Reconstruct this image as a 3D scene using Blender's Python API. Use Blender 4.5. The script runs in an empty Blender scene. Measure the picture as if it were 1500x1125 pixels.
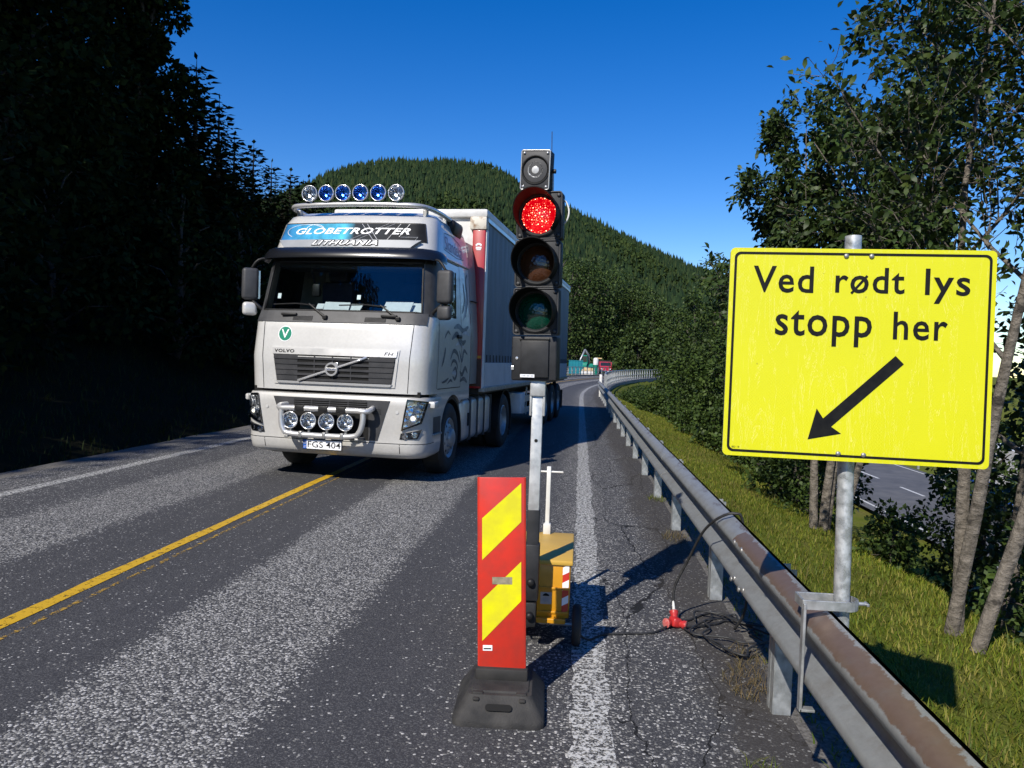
import bpy, bmesh, math, random
import numpy as np
from mathutils import Vector, Matrix

random.seed(7)
rng = np.random.default_rng(7)
R = math.radians
PI = math.pi
scene = bpy.context.scene
col = scene.collection

# ------------------------------------------------------------------ camera
CAM_H, YAW, PITCH, ROLL = 1.65, R(5.01), R(1.83), R(2.0)
fw = Vector((-math.sin(YAW) * math.cos(PITCH), math.cos(YAW) * math.cos(PITCH), -math.sin(PITCH)))
r0 = Vector((math.cos(YAW), math.sin(YAW), 0))
u0 = r0.cross(fw)
rt = r0 * math.cos(ROLL) + u0 * math.sin(ROLL)
up = rt.cross(fw)
cam_d = bpy.data.cameras.new('camera')
cam_d.sensor_width = 36.0
cam_d.lens = 1127.0 / 1500 * 36
cam_d.clip_start = 0.05
cam_d.clip_end = 9000
cam = bpy.data.objects.new('camera', cam_d)
col.objects.link(cam)
cam.matrix_world = Matrix(((rt.x, up.x, -fw.x, 0), (rt.y, up.y, -fw.y, 0), (rt.z, up.z, -fw.z, CAM_H), (0, 0, 0, 1)))
scene.camera = cam

# ------------------------------------------------------------------ light
SUN_EL, SUN_AZ = R(40), R(24.5)          # the sun stands behind the camera, to the left
sun_from = Vector((-math.sin(SUN_AZ) * math.cos(SUN_EL), -math.cos(SUN_AZ) * math.cos(SUN_EL), math.sin(SUN_EL)))
world = bpy.data.worlds.new('World')
scene.world = world
world.use_nodes = True
wn = world.node_tree
wn.nodes.clear()
sky = wn.nodes.new('ShaderNodeTexSky')
sky.sky_type = 'NISHITA'
sky.sun_disc = False
sky.sun_elevation = SUN_EL
sky.sun_rotation = math.atan2(sun_from.x, sun_from.y)
sky.altitude = 600
sky.air_density = 1.0
sky.dust_density = 0.0
sky.ozone_density = 2.5
hs = wn.nodes.new('ShaderNodeHueSaturation')
hs.inputs['Saturation'].default_value = 1.45
hs.inputs['Hue'].default_value = 0.515
hs.inputs['Value'].default_value = 1.08
bg = wn.nodes.new('ShaderNodeBackground')
bg.inputs['Strength'].default_value = 0.11
wo = wn.nodes.new('ShaderNodeOutputWorld')
wn.links.new(sky.outputs[0], hs.inputs['Color'])
wn.links.new(hs.outputs[0], bg.inputs['Color'])
wn.links.new(bg.outputs[0], wo.inputs['Surface'])
sl = bpy.data.lights.new('sun', 'SUN')
sl.energy = 4.6
sl.angle = R(0.53)
sl.color = (1.0, 0.94, 0.84)
sun = bpy.data.objects.new('sun', sl)
col.objects.link(sun)
sun.rotation_euler = sun_from.to_track_quat('Z', 'Y').to_euler()
scene.view_settings.view_transform = 'Standard'
scene.view_settings.look = 'None'
scene.view_settings.gamma = 1.0
scene.view_settings.use_curve_mapping = False
scene.view_settings.exposure = 0.3
scene.cycles.max_bounces = 6
scene.cycles.transparent_max_bounces = 12

# ------------------------------------------------------------------ helpers
def link(name, me, mat=None, parent=None, smooth=False):
    o = bpy.data.objects.new(name, me)
    col.objects.link(o)
    if mat is not None:
        me.materials.append(mat)
    if parent is not None:
        o.parent = parent
    if smooth:
        me.polygons.foreach_set('use_smooth', [True] * len(me.polygons))
    return o

def mk(name, bm, mat=None, parent=None, smooth=False, sharp=None):
    me = bpy.data.meshes.new(name)
    bm.normal_update()
    if sharp:
        for e in bm.edges:
            if len(e.link_faces) == 2 and e.calc_face_angle(0) > R(sharp):
                e.smooth = False
        smooth = True
    bm.to_mesh(me)
    bm.free()
    return link(name, me, mat, parent, smooth)

def mkp(name, v, f, mat=None, parent=None, smooth=False):
    me = bpy.data.meshes.new(name)
    me.from_pydata([tuple(p) for p in v], [], f)
    me.update()
    return link(name, me, mat, parent, smooth)

def mknp(name, V, F, mat=None, parent=None, smooth=False):
    """V (n,3) array, F (m,k) array of equal sized faces"""
    me = bpy.data.meshes.new(name)
    V = np.asarray(V, dtype=np.float32)
    F = np.asarray(F, dtype=np.int32)
    m, k = F.shape
    me.vertices.add(len(V))
    me.vertices.foreach_set('co', V.ravel())
    me.loops.add(m * k)
    me.loops.foreach_set('vertex_index', F.ravel())
    me.polygons.add(m)
    me.polygons.foreach_set('loop_start', np.arange(0, m * k, k, dtype=np.int32))
    me.polygons.foreach_set('loop_total', np.full(m, k, dtype=np.int32))
    me.update(calc_edges=True)
    return link(name, me, mat, parent, smooth)

def empty(name, loc=(0, 0, 0), rz=0.0, label=None, cat=None, group=None):
    o = bpy.data.objects.new(name, None)
    col.objects.link(o)
    o.location = loc
    o.rotation_euler = (0, 0, rz)
    o.empty_display_size = 0.1
    if label:
        tag(o, label, cat, group)
    return o

def tag(o, label=None, cat=None, group=None, kind=None):
    if label: o['label'] = label
    if cat: o['category'] = cat
    if group: o['group'] = group
    if kind: o['kind'] = kind
    return o

def copy_tree(o, parent=None):
    c = o.copy()
    col.objects.link(c)
    c.parent = parent
    for ch in list(o.children):
        copy_tree(ch, c)
    return c

def BM():
    return bmesh.new()

def box(bm, c, s, bev=0.0, rot=None, seg=2):
    r = bmesh.ops.create_cube(bm, size=1.0)
    vs = r['verts']
    for v in vs:
        v.co = Vector((v.co.x * s[0], v.co.y * s[1], v.co.z * s[2]))
    if bev > 0:
        es = list({e for v in vs for e in v.link_edges})
        rb = bmesh.ops.bevel(bm, geom=es, offset=bev, segments=seg, profile=0.5, affect='EDGES')
        vs = list({v for f in rb['faces'] for v in f.verts} | {v for v in vs if v.is_valid})
    M = Matrix.Translation(Vector(c))
    if rot is not None:
        M = M @ rot.to_4x4()
    bmesh.ops.transform(bm, matrix=M, verts=vs)
    return vs

def frame_of(d):
    d = d.normalized()
    a = Vector((0, 0, 1)) if abs(d.z) < 0.9 else Vector((1, 0, 0))
    x = d.cross(a).normalized()
    return x, d.cross(x).normalized()

def tube(bm, pts, rad, seg=8, caps=True):
    pts = [Vector(p) for p in pts]
    n = len(pts)
    rads = rad if isinstance(rad, (list, tuple)) else [rad] * n
    rings = []
    px = None
    for i, p in enumerate(pts):
        d = (pts[min(i + 1, n - 1)] - pts[max(i - 1, 0)])
        if d.length < 1e-9: d = Vector((0, 0, 1))
        d.normalize()
        if px is None:
            x, y = frame_of(d)
        else:
            x = (px - d * px.dot(d))
            if x.length < 1e-6: x, y = frame_of(d)
            x.normalize()
            y = d.cross(x).normalized()
        px = x
        rings.append([bm.verts.new(p + (x * math.cos(2 * PI * k / seg) + y * math.sin(2 * PI * k / seg)) * rads[i]) for k in range(seg)])
    for a, b in zip(rings[:-1], rings[1:]):
        for k in range(seg):
            bm.faces.new((a[k], a[(k + 1) % seg], b[(k + 1) % seg], b[k]))
    if caps:
        bm.faces.new(list(reversed(rings[0])))
        bm.faces.new(rings[-1])

def smoothpath(pts, n=6):
    pts = [Vector(p) for p in pts]
    out = []
    for i in range(len(pts) - 1):
        p0 = pts[max(i - 1, 0)]; p1 = pts[i]; p2 = pts[i + 1]; p3 = pts[min(i + 2, len(pts) - 1)]
        for k in range(n):
            t = k / n
            out.append(0.5 * ((2 * p1) + (p2 - p0) * t + (2 * p0 - 5 * p1 + 4 * p2 - p3) * t * t + (3 * p1 - p0 - 3 * p2 + p3) * t ** 3))
    out.append(pts[-1])
    return out

def lathe(bm, prof, seg=32, M=None, close=False):
    """prof: list of (r, h) turned round local Z"""
    rings = []
    newv = []
    for r, h in prof:
        if r < 1e-6:
            v = bm.verts.new((0, 0, h)); rings.append([v]); newv.append(v)
        else:
            ring = [bm.verts.new((r * math.cos(2 * PI * k / seg), r * math.sin(2 * PI * k / seg), h)) for k in range(seg)]
            rings.append(ring); newv += ring
    pairs = list(zip(rings[:-1], rings[1:]))
    if close: pairs.append((rings[-1], rings[0]))
    for a, b in pairs:
        for k in range(seg):
            k2 = (k + 1) % seg
            if len(a) == 1 and len(b) == 1: continue
            if len(a) == 1: bm.faces.new((a[0], b[k2], b[k]))
            elif len(b) == 1: bm.faces.new((a[k], a[k2], b[0]))
            else: bm.faces.new((a[k], a[k2], b[k2], b[k]))
    if M is not None:
        bmesh.ops.transform(bm, matrix=M, verts=newv)
    bmesh.ops.recalc_face_normals(bm, faces=bm.faces[:])

def axis_matrix(loc, direction):
    """matrix that takes local Z to direction"""
    return Matrix.Translation(Vector(loc)) @ Vector(direction).to_track_quat('Z', 'Y').to_matrix().to_4x4()

def prism(bm, poly, a, b, axis='y'):
    """polygon in two coordinates, extruded from a to b along the axis"""
    def P(u, v, w):
        return {'y': (u, w, v), 'x': (w, u, v), 'z': (u, v, w)}[axis]
    A = [bm.verts.new(P(u, v, a)) for u, v in poly]
    B = [bm.verts.new(P(u, v, b)) for u, v in poly]
    n = len(poly)
    bm.faces.new(A); bm.faces.new(list(reversed(B)))
    for i in range(n):
        bm.faces.new((A[i], B[i], B[(i + 1) % n], A[(i + 1) % n]))
    bmesh.ops.recalc_face_normals(bm, faces=bm.faces[:])

def roundrect(w, h, r, n=5, cx=0, cy=0):
    out = []
    for sx, sy, a0 in ((1, 1, 0), (-1, 1, 90), (-1, -1, 180), (1, -1, 270)):
        for k in range(n + 1):
            a = R(a0 + 90 * k / n)
            out.append((cx + sx * (w / 2 - r) + r * math.cos(a), cy + sy * (h / 2 - r) + r * math.sin(a)))
    return out

def text_data(s, shear=0.0, bold=0.0, sw=1.0, sc=1.0):
    cu = bpy.data.curves.new('t', 'FONT')
    cu.body = s
    cu.shear = shear
    cu.offset = bold
    cu.space_word = sw
    cu.space_character = sc
    cu.resolution_u = 3
    o = bpy.data.objects.new('t', cu)
    col.objects.link(o)
    dg = bpy.context.evaluated_depsgraph_get()
    me = bpy.data.meshes.new_from_object(o.evaluated_get(dg))
    V = np.array([v.co[:] for v in me.vertices])
    F = [tuple(p.vertices) for p in me.polygons]
    bpy.data.objects.remove(o); bpy.data.curves.remove(cu); bpy.data.meshes.remove(me)
    V = V[:, :2]
    V = (V - V.min(0)) / (V.max(0) - V.min(0))
    return V, F

def text_on(name, s, fn, mat, parent, **kw):
    """fn maps unit square (u right, v up) to a point"""
    V, F = text_data(s, **kw)
    return mkp(name, [fn(u, v) for u, v in V], F, mat, parent)

# ------------------------------------------------------------------ materials
def newmat(name):
    m = bpy.data.materials.new(name)
    m.use_nodes = True
    nt = m.node_tree
    b = nt.nodes['Principled BSDF']
    return m, nt, b

def N(nt, t, **kw):
    n = nt.nodes.new(t)
    for k, v in kw.items():
        if k in n.inputs: n.inputs[k].default_value = v
        else: setattr(n, k, v)
    return n

def c4(c):
    return (c[0], c[1], c[2], 1.0)

def noise(nt, scale, detail=4, rough=0.6, coord='Object', dist=0.0, vec=None):
    n = N(nt, 'ShaderNodeTexNoise')
    n.inputs['Scale'].default_value = scale
    n.inputs['Detail'].default_value = detail
    n.inputs['Roughness'].default_value = rough
    n.inputs['Distortion'].default_value = dist
    if vec is None:
        tc = N(nt, 'ShaderNodeTexCoord')
        vec = tc.outputs[coord]
    nt.links.new(vec, n.inputs['Vector'])
    return n

def ramp(nt, src, stops, mode='LINEAR'):
    r = N(nt, 'ShaderNodeValToRGB')
    r.color_ramp.interpolation = mode
    e = r.color_ramp.elements
    while len(e) < len(stops): e.new(0.5)
    for i, (p, c) in enumerate(stops):
        e[i].position = p
        e[i].color = c4(c) if not isinstance(c, (int, float)) else (c, c, c, 1)
    nt.links.new(src, r.inputs['Fac'])
    return r

def mix(nt, fac, a, b, mode='MIX'):
    m = N(nt, 'ShaderNodeMix')
    m.data_type = 'RGBA'
    m.blend_type = mode
    for sock, val in ((m.inputs[0], fac), (m.inputs[6], a), (m.inputs[7], b)):
        if isinstance(val, (int, float)): sock.default_value = val
        elif isinstance(val, (tuple, list)): sock.default_value = c4(val)
        else: nt.links.new(val, sock)
    return m.outputs[2]

def mathn(nt, op, a, b=None, clamp=False):
    m = N(nt, 'ShaderNodeMath')
    m.operation = op
    m.use_clamp = clamp
    for s, v in ((m.inputs[0], a), (m.inputs[1], b)):
        if v is None: continue
        if isinstance(v, (int, float)): s.default_value = v
        else: nt.links.new(v, s)
    return m.outputs[0]

def bump(nt, b, src, strength=0.3, dist=0.01):
    n = N(nt, 'ShaderNodeBump')
    n.inputs['Strength'].default_value = strength
    n.inputs['Distance'].default_value = dist
    nt.links.new(src, n.inputs['Height'])
    nt.links.new(n.outputs[0], b.inputs['Normal'])

def pmat(name, c1, c2=None, scale=4.0, rough=0.5, metal=0.0, bmp=0.0, bscale=40.0, coat=0.0, lo=0.35, hi=0.65, rvar=0.0, spec=0.5, detail=5):
    m, nt, b = newmat(name)
    b.inputs['Base Color'].default_value = c4(c1)
    b.inputs['Roughness'].default_value = rough
    b.inputs['Metallic'].default_value = metal
    b.inputs['Coat Weight'].default_value = coat
    b.inputs['Coat Roughness'].default_value = 0.08
    b.inputs['Specular IOR Level'].default_value = spec
    if c2 is not None:
        n = noise(nt, scale, detail)
        r = ramp(nt, n.outputs['Fac'], [(lo, c1), (hi, c2)])
        nt.links.new(r.outputs[0], b.inputs['Base Color'])
        if rvar:
            rr = ramp(nt, n.outputs['Fac'], [(lo, max(0, rough - rvar)), (hi, min(1, rough + rvar))])
            nt.links.new(rr.outputs[0], b.inputs['Roughness'])
    if bmp:
        n2 = noise(nt, bscale, 3)
        bump(nt, b, n2.outputs['Fac'], bmp, 0.01)
    return m

def emat(name, color, strength, rough=0.3):
    m, nt, b = newmat(name)
    b.inputs['Base Color'].default_value = c4(color)
    b.inputs['Emission Color'].default_value = c4(color)
    b.inputs['Emission Strength'].default_value = strength
    b.inputs['Roughness'].default_value = rough
    return m

def glassmat(name, tint, refl=0.06, rough=0.02):
    m, nt, b = newmat(name)
    nt.nodes.remove(b)
    out = nt.nodes['Material Output']
    t = N(nt, 'ShaderNodeBsdfTransparent'); t.inputs[0].default_value = c4(tint)
    g = N(nt, 'ShaderNodeBsdfGlossy'); g.inputs['Roughness'].default_value = rough
    fr = N(nt, 'ShaderNodeFresnel'); fr.inputs[0].default_value = 1.5
    f2 = mathn(nt, 'ADD', fr.outputs[0], refl, True)
    ms = N(nt, 'ShaderNodeMixShader')
    nt.links.new(f2, ms.inputs[0]); nt.links.new(t.outputs[0], ms.inputs[1]); nt.links.new(g.outputs[0], ms.inputs[2])
    nt.links.new(ms.outputs[0], out.inputs['Surface'])
    return m

def leafmat(name, cols, trans=0.25, rough=0.45, spec=0.4):
    """leaf colours vary from leaf to leaf"""
    m, nt, b = newmat(name)
    g = N(nt, 'ShaderNodeNewGeometry')
    k = len(cols)
    r = ramp(nt, g.outputs['Random Per Island'], [(i / max(1, k - 1), c) for i, c in enumerate(cols)])
    n = noise(nt, 0.35, 3)
    dk = ramp(nt, n.outputs['Fac'], [(0.35, 0.72), (0.65, 1.2)])
    c = mix(nt, 1.0, r.outputs[0], dk.outputs[0], 'MULTIPLY')
    nt.links.new(c, b.inputs['Base Color'])
    b.inputs['Roughness'].default_value = rough
    b.inputs['Specular IOR Level'].default_value = spec
    if trans:
        t = N(nt, 'ShaderNodeBsdfTranslucent')
        nt.links.new(c, t.inputs[0])
        ms = N(nt, 'ShaderNodeMixShader'); ms.inputs[0].default_value = trans
        nt.links.new(b.outputs[0], ms.inputs[1]); nt.links.new(t.outputs[0], ms.inputs[2])
        nt.links.new(ms.outputs[0], nt.nodes['Material Output'].inputs['Surface'])
    return m

M = {}
M['black_plastic'] = pmat('black_plastic', (0.010, 0.010, 0.011), (0.02, 0.02, 0.02), 6, 0.5, spec=0.3, bmp=0.05, bscale=150)
M['grey_plastic'] = pmat('grey_plastic', (0.035, 0.036, 0.04), (0.055, 0.056, 0.06), 8, 0.55, bmp=0.06, bscale=200)
M['dark_panel'] = pmat('dark_panel', (0.03, 0.031, 0.034), (0.05, 0.05, 0.054), 5, 0.5)
M['void'] = pmat('void', (0.004, 0.004, 0.004), None, rough=0.9)
M['gap'] = pmat('gap', (0.01, 0.01, 0.01), None, rough=0.8)
M['chrome'] = pmat('chrome', (0.75, 0.75, 0.76), (0.68, 0.68, 0.69), 9, 0.2, 0.6, rvar=0.06)
M['alu'] = pmat('alu', (0.62, 0.62, 0.62), (0.56, 0.56, 0.56), 5, 0.34, 0.55, rvar=0.05)
M['steel'] = pmat('steel', (0.42, 0.42, 0.41), (0.28, 0.28, 0.28), 25, 0.45, 0.7, rvar=0.1)
M['white_plastic'] = pmat('white_plastic', (0.75, 0.75, 0.73), (0.6, 0.6, 0.57), 6, 0.45)
M['white_print'] = pmat('white_print', (0.85, 0.86, 0.88), None, rough=0.4)
M['black_print'] = pmat('black_print', (0.006, 0.006, 0.007), (0.012, 0.012, 0.011), 30, 0.5, spec=0.15)
M['navy_print'] = pmat('navy_print', (0.02, 0.05, 0.16), None, rough=0.4)
M['rubber'] = pmat('rubber', (0.014, 0.014, 0.014), (0.035, 0.033, 0.031), 5, 0.75, bmp=0.1, bscale=60)
M['chassis'] = pmat('chassis', (0.012, 0.012, 0.012), (0.03, 0.028, 0.026), 5, 0.7)
M['seat'] = pmat('seat', (0.03, 0.035, 0.06), (0.05, 0.05, 0.08), 9, 0.9)
M['paper'] = pmat('paper', (0.8, 0.82, 0.84), (0.7, 0.72, 0.75), 7, 0.7)

# ------------------------------------------------------------------ the road's path
Y0, RAD = 35.0, 200.0
def path(s, d):
    """point at distance s along the road, d to the right of the camera's line"""
    if s <= Y0:
        return (d, s)
    a = (s - Y0) / RAD
    return (RAD - (RAD - d) * math.cos(a), Y0 + (RAD - d) * math.sin(a))

def heading(s):
    return 0.0 if s <= Y0 else (s - Y0) / RAD

def road_d(x, y):
    if y <= Y0:
        return x
    return RAD - math.hypot(x - RAD, y - Y0)

def strip(name, d0, d1, s0, s1, ds, z, mat, nd=1, kind='structure', jit=0.0, parent=None):
    ns = max(1, int(math.ceil((s1 - s0) / ds)))
    V, F, UV = [], [], []
    for i in range(ns + 1):
        s = s0 + (s1 - s0) * i / ns
        for j in range(nd + 1):
            d = d0 + (d1 - d0) * j / nd
            if jit and j in (0, nd): d += random.uniform(-jit, jit)
            x, y = path(s, d)
            V.append((x, y, z)); UV.append((d, s))
    w = nd + 1
    for i in range(ns):
        for j in range(nd):
            F.append((i * w + j, i * w + j + 1, (i + 1) * w + j + 1, (i + 1) * w + j))
    o = mkp(name, V, F, mat, parent)
    uvl = o.data.uv_layers.new(name='path')
    for lp in o.data.loops:
        uvl.data[lp.index].uv = UV[lp.vertex_index]
    if kind: o['kind'] = kind
    return o

def asphalt_mat():
    m, nt, b = newmat('asphalt')
    uv = N(nt, 'ShaderNodeUVMap'); uv.uv_map = 'path'
    sep = N(nt, 'ShaderNodeSeparateXYZ'); nt.links.new(uv.outputs[0], sep.inputs[0])
    d, s = sep.outputs[0], sep.outputs[1]
    big = noise(nt, 0.9, 5, 0.65, vec=uv.outputs[0])
    mp = N(nt, 'ShaderNodeMapping'); mp.inputs['Scale'].default_value = (3.0, 0.35, 1)
    nt.links.new(uv.outputs[0], mp.inputs[0])
    streak = noise(nt, 1.6, 4, 0.6, vec=mp.outputs[0])
    fine = noise(nt, 9, 4, 0.7, vec=uv.outputs[0])
    # band position, edges wandering a little
    dd = mathn(nt, 'ADD', d, mathn(nt, 'MULTIPLY', mathn(nt, 'SUBTRACT', big.outputs['Fac'], 0.5), 0.16))
    dd = mathn(nt, 'ADD', dd, mathn(nt, 'MULTIPLY', mathn(nt, 'SUBTRACT', fine.outputs['Fac'], 0.5), 0.14))
    t = mathn(nt, 'DIVIDE', mathn(nt, 'ADD', dd, 7.5), 9.0)
    def q(x): return (x + 7.5) / 9.0
    # share of pale, bare stones across the road: worn bands between the wheel tracks
    bands = ramp(nt, t, [(q(-7.2), 0.34), (q(-6.35), 0.42), (q(-5.8), 0.16), (q(-5.35), 0.18), (q(-5.18), 0.74), (q(-4.3), 0.72), (q(-4.15), 0.10),
                         (q(-3.5), 0.04), (q(-2.47), 0.05), (q(-2.34), 0.84), (q(-1.42), 0.82), (q(-1.30), 0.04), (q(-0.9), 0.05), (q(-0.35), 0.12),
                         (q(-0.02), 0.50), (q(0.22), 0.52), (q(0.42), 0.30), (q(0.62), 0.34), (q(0.8), 0.2), (q(1.1), 0.12)])
    share = mathn(nt, 'ADD', bands.outputs[0], mathn(nt, 'MULTIPLY', mathn(nt, 'SUBTRACT', streak.outputs['Fac'], 0.5), 0.22))
    v = N(nt, 'ShaderNodeTexVoronoi'); v.inputs['Scale'].default_value = 80.0
    v.inputs['Randomness'].default_value = 1.0
    nt.links.new(uv.outputs[0], v.inputs['Vector'])
    vs = N(nt, 'ShaderNodeSeparateColor'); nt.links.new(v.outputs['Color'], vs.inputs[0])
    is_stone = mathn(nt, 'LESS_THAN', vs.outputs[0], share)
    body = mathn(nt, 'LESS_THAN', v.outputs['Distance'], 0.62)
    is_stone = mathn(nt, 'MULTIPLY', is_stone, body)
    stone = ramp(nt, vs.outputs[1], [(0.0, (0.07, 0.07, 0.07)), (0.4, (0.18, 0.178, 0.17)), (0.75, (0.34, 0.335, 0.32)), (1.0, (0.55, 0.54, 0.52))])
    tar = mix(nt, streak.outputs['Fac'], (0.028, 0.029, 0.033), (0.052, 0.052, 0.057))
    fv = N(nt, 'ShaderNodeTexVoronoi'); fv.inputs['Scale'].default_value = 190.0
    nt.links.new(uv.outputs[0], fv.inputs['Vector'])
    fs = N(nt, 'ShaderNodeSeparateColor'); nt.links.new(fv.outputs['Color'], fs.inputs[0])
    tar = mix(nt, ramp(nt, fs.outputs[0], [(0.55, 0.0), (0.8, 0.5), (1.0, 1.0)]).outputs[0], tar, (0.115, 0.115, 0.118))
    c = mix(nt, is_stone, tar, stone.outputs[0])
    # old cracks in the shoulder
    mp2 = N(nt, 'ShaderNodeMapping'); mp2.inputs['Scale'].default_value = (2.6, 0.55, 1)
    nt.links.new(uv.outputs[0], mp2.inputs[0])
    wob = noise(nt, 5, 4, 0.65, vec=uv.outputs[0])
    vv = N(nt, 'ShaderNodeVectorMath'); vv.operation = 'MULTIPLY_ADD'
    nt.links.new(wob.outputs['Color'], vv.inputs[0]); vv.inputs[1].default_value = (0.35, 0.35, 0); nt.links.new(mp2.outputs[0], vv.inputs[2])
    ck = N(nt, 'ShaderNodeTexVoronoi'); ck.feature = 'DISTANCE_TO_EDGE'; ck.inputs['Scale'].default_value = 0.8
    nt.links.new(vv.outputs[0], ck.inputs['Vector'])
    line = mathn(nt, 'LESS_THAN', ck.outputs['Distance'], 0.007)
    msk = mathn(nt, 'GREATER_THAN', dd, 0.22)
    line = mathn(nt, 'MULTIPLY', line, msk)
    c = mix(nt, line, c, (0.012, 0.012, 0.012))
    dirt = ramp(nt, mathn(nt, 'ADD', dd, mathn(nt, 'MULTIPLY', big.outputs['Fac'], 0.5)), [(0.0, 0.0), (0.86, 0.0), (1.0, 1.0)])
    c = mix(nt, mathn(nt, 'MULTIPLY', dirt.outputs[0], 0.55), c, (0.045, 0.038, 0.030))
    # a few dark oil spots
    sp = noise(nt, 0.55, 2, 0.4, vec=uv.outputs[0])
    spr = ramp(nt, sp.outputs['Fac'], [(0.70, 0.0), (0.75, 1.0)])
    c = mix(nt, mathn(nt, 'MULTIPLY', spr.outputs[0], 0.5), c, (0.02, 0.02, 0.022))
    nt.links.new(c, b.inputs['Base Color'])
    b.inputs['Roughness'].default_value = 0.82
    b.inputs['Specular IOR Level'].default_value = 0.3
    hgt = mathn(nt, 'SUBTRACT', 1.0, v.outputs['Distance'])
    hgt = mathn(nt, 'MULTIPLY', hgt, mathn(nt, 'ADD', mathn(nt, 'MULTIPLY', is_stone, 0.8), 0.35))
    bump(nt, b, hgt, 0.75, 0.006)
    return m

def paint_mat(name, colr, wear, edge=9.0, base=(0.05, 0.05, 0.053)):
    m, nt, b = newmat(name)
    uv = N(nt, 'ShaderNodeUVMap'); uv.uv_map = 'path'
    n = noise(nt, edge, 5, 0.75, vec=uv.outputs[0])
    n2 = noise(nt, 70, 2, 0.6, vec=uv.outputs[0])
    f = mathn(nt, 'ADD', mathn(nt, 'MULTIPLY', n.outputs['Fac'], 0.7), mathn(nt, 'MULTIPLY', n2.outputs['Fac'], 0.3))
    keep = ramp(nt, f, [(wear - 0.03, 0.0), (wear + 0.03, 1.0)])
    cc = mix(nt, n2.outputs['Fac'], tuple(x * 0.75 for x in colr), colr)
    nt.links.new(cc, b.inputs['Base Color'])
    b.inputs['Roughness'].default_value = 0.6
    bump(nt, b, n2.outputs['Fac'], 0.5, 0.004)
    t = N(nt, 'ShaderNodeBsdfTransparent')
    ms = N(nt, 'ShaderNodeMixShader')
    nt.links.new(keep.outputs[0], ms.inputs[0]); nt.links.new(t.outputs[0], ms.inputs[1]); nt.links.new(b.outputs[0], ms.inputs[2])
    nt.links.new(ms.outputs[0], nt.nodes['Material Output'].inputs['Surface'])
    return m

def sstep(a, b, x):
    t = min(1.0, max(0.0, (x - a) / (b - a)))
    return t * t * (3 - 2 * t)

def hash2(x, y):
    return math.sin(x * 0.73 + 1.3 * math.sin(y * 0.41)) * math.cos(y * 0.57 + 0.9 * math.sin(x * 0.31))

def ground_z(x, y):
    d = road_d(x, y) if y < 190 else x - 60
    n = hash2(x * 0.9, y * 0.9)
    if d < -6.95:                                    # left: verge ditch, then the wooded hillside
        e = -6.95 - d
        z = -0.03 - 0.12 * sstep(0, 0.5, e) + 0.42 * max(0, e - 0.7) * (1 - sstep(60, 110, y))
        z += 0.12 * n * sstep(0.5, 4, e)
        if e > 30: z = min(z, 12.5 + 0.15 * (e - 30))
        if y > 60: z = min(z, 2.5 + 0.1 * n)
        return z
    if d <= 1.06:
        return -0.03
    e = d - 1.06
    z = -0.02 - 0.42 * sstep(0, 2.1, e) + 0.03 * n * sstep(0.1, 0.8, e)
    z -= 2.75 * sstep(1.8, 7.2, e)
    if y > 30:
        z -= 5.0 * sstep(30, 75, y) * sstep(0.2, 6, e) * (1 - sstep(110, 170, y))
    return z

# one ground sheet out to the horizon
def graded(a, b, fine0, fine1, step, grow=1.28):
    xs = list(np.arange(fine0, fine1 + 1e-6, step))
    s = step; x = fine1
    while x < b:
        s *= grow; x += s; xs.append(min(x, b))
    s = step; x = fine0
    while x > a:
        s *= grow; x -= s; xs.insert(0, max(x, a))
    return xs
gx = sorted(set([round(v, 3) for v in graded(-3500, 3500, -14, 14, 0.42)] + [-6.95, 1.06]))
gy = graded(-300, 5000, -4, 60, 0.75, 1.22)
V = [(x, y, ground_z(x, y)) for y in gy for x in gx]
W = len(gx)
F = [(j * W + i, j * W + i + 1, (j + 1) * W + i + 1, (j + 1) * W + i) for j in range(len(gy) - 1) for i in range(W - 1)]
def ground_mat():
    m, nt, b = newmat('ground_soil_and_grass')
    n = noise(nt, 0.8, 6, 0.7); n2 = noise(nt, 14, 4, 0.7)
    r = ramp(nt, n.outputs['Fac'], [(0.3, (0.09, 0.12, 0.014)), (0.5, (0.125, 0.145, 0.022)), (0.68, (0.15, 0.14, 0.04)), (0.85, (0.075, 0.052, 0.03))])
    c = mix(nt, 0.55, r.outputs[0], ramp(nt, n2.outputs['Fac'], [(0.3, 0.35), (0.7, 1.15)]).outputs[0], 'MULTIPLY')
    # forest floor on the left: dark litter, with the hillside's shade put into the colour
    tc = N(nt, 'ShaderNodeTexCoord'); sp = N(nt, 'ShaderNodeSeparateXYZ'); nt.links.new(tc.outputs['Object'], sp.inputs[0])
    litter_shade = ramp(nt, mathn(nt, 'ADD', mathn(nt, 'MULTIPLY', sp.outputs[0], -0.1), mathn(nt, 'MULTIPLY', n.outputs['Fac'], 0.06)), [(0.73, 0.0), (0.77, 1.0)])
    c = mix(nt, litter_shade.outputs[0], c, mix(nt, n2.outputs['Fac'], (0.008, 0.008, 0.004), (0.018, 0.018, 0.009)))
    nt.links.new(c, b.inputs['Base Color'])
    b.inputs['Roughness'].default_value = 0.95
    b.inputs['Specular IOR Level'].default_value = 0.05
    bump(nt, b, n2.outputs['Fac'], 0.8, 0.05)
    return m
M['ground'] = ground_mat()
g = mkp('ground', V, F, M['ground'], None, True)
g['kind'] = 'structure'

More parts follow.
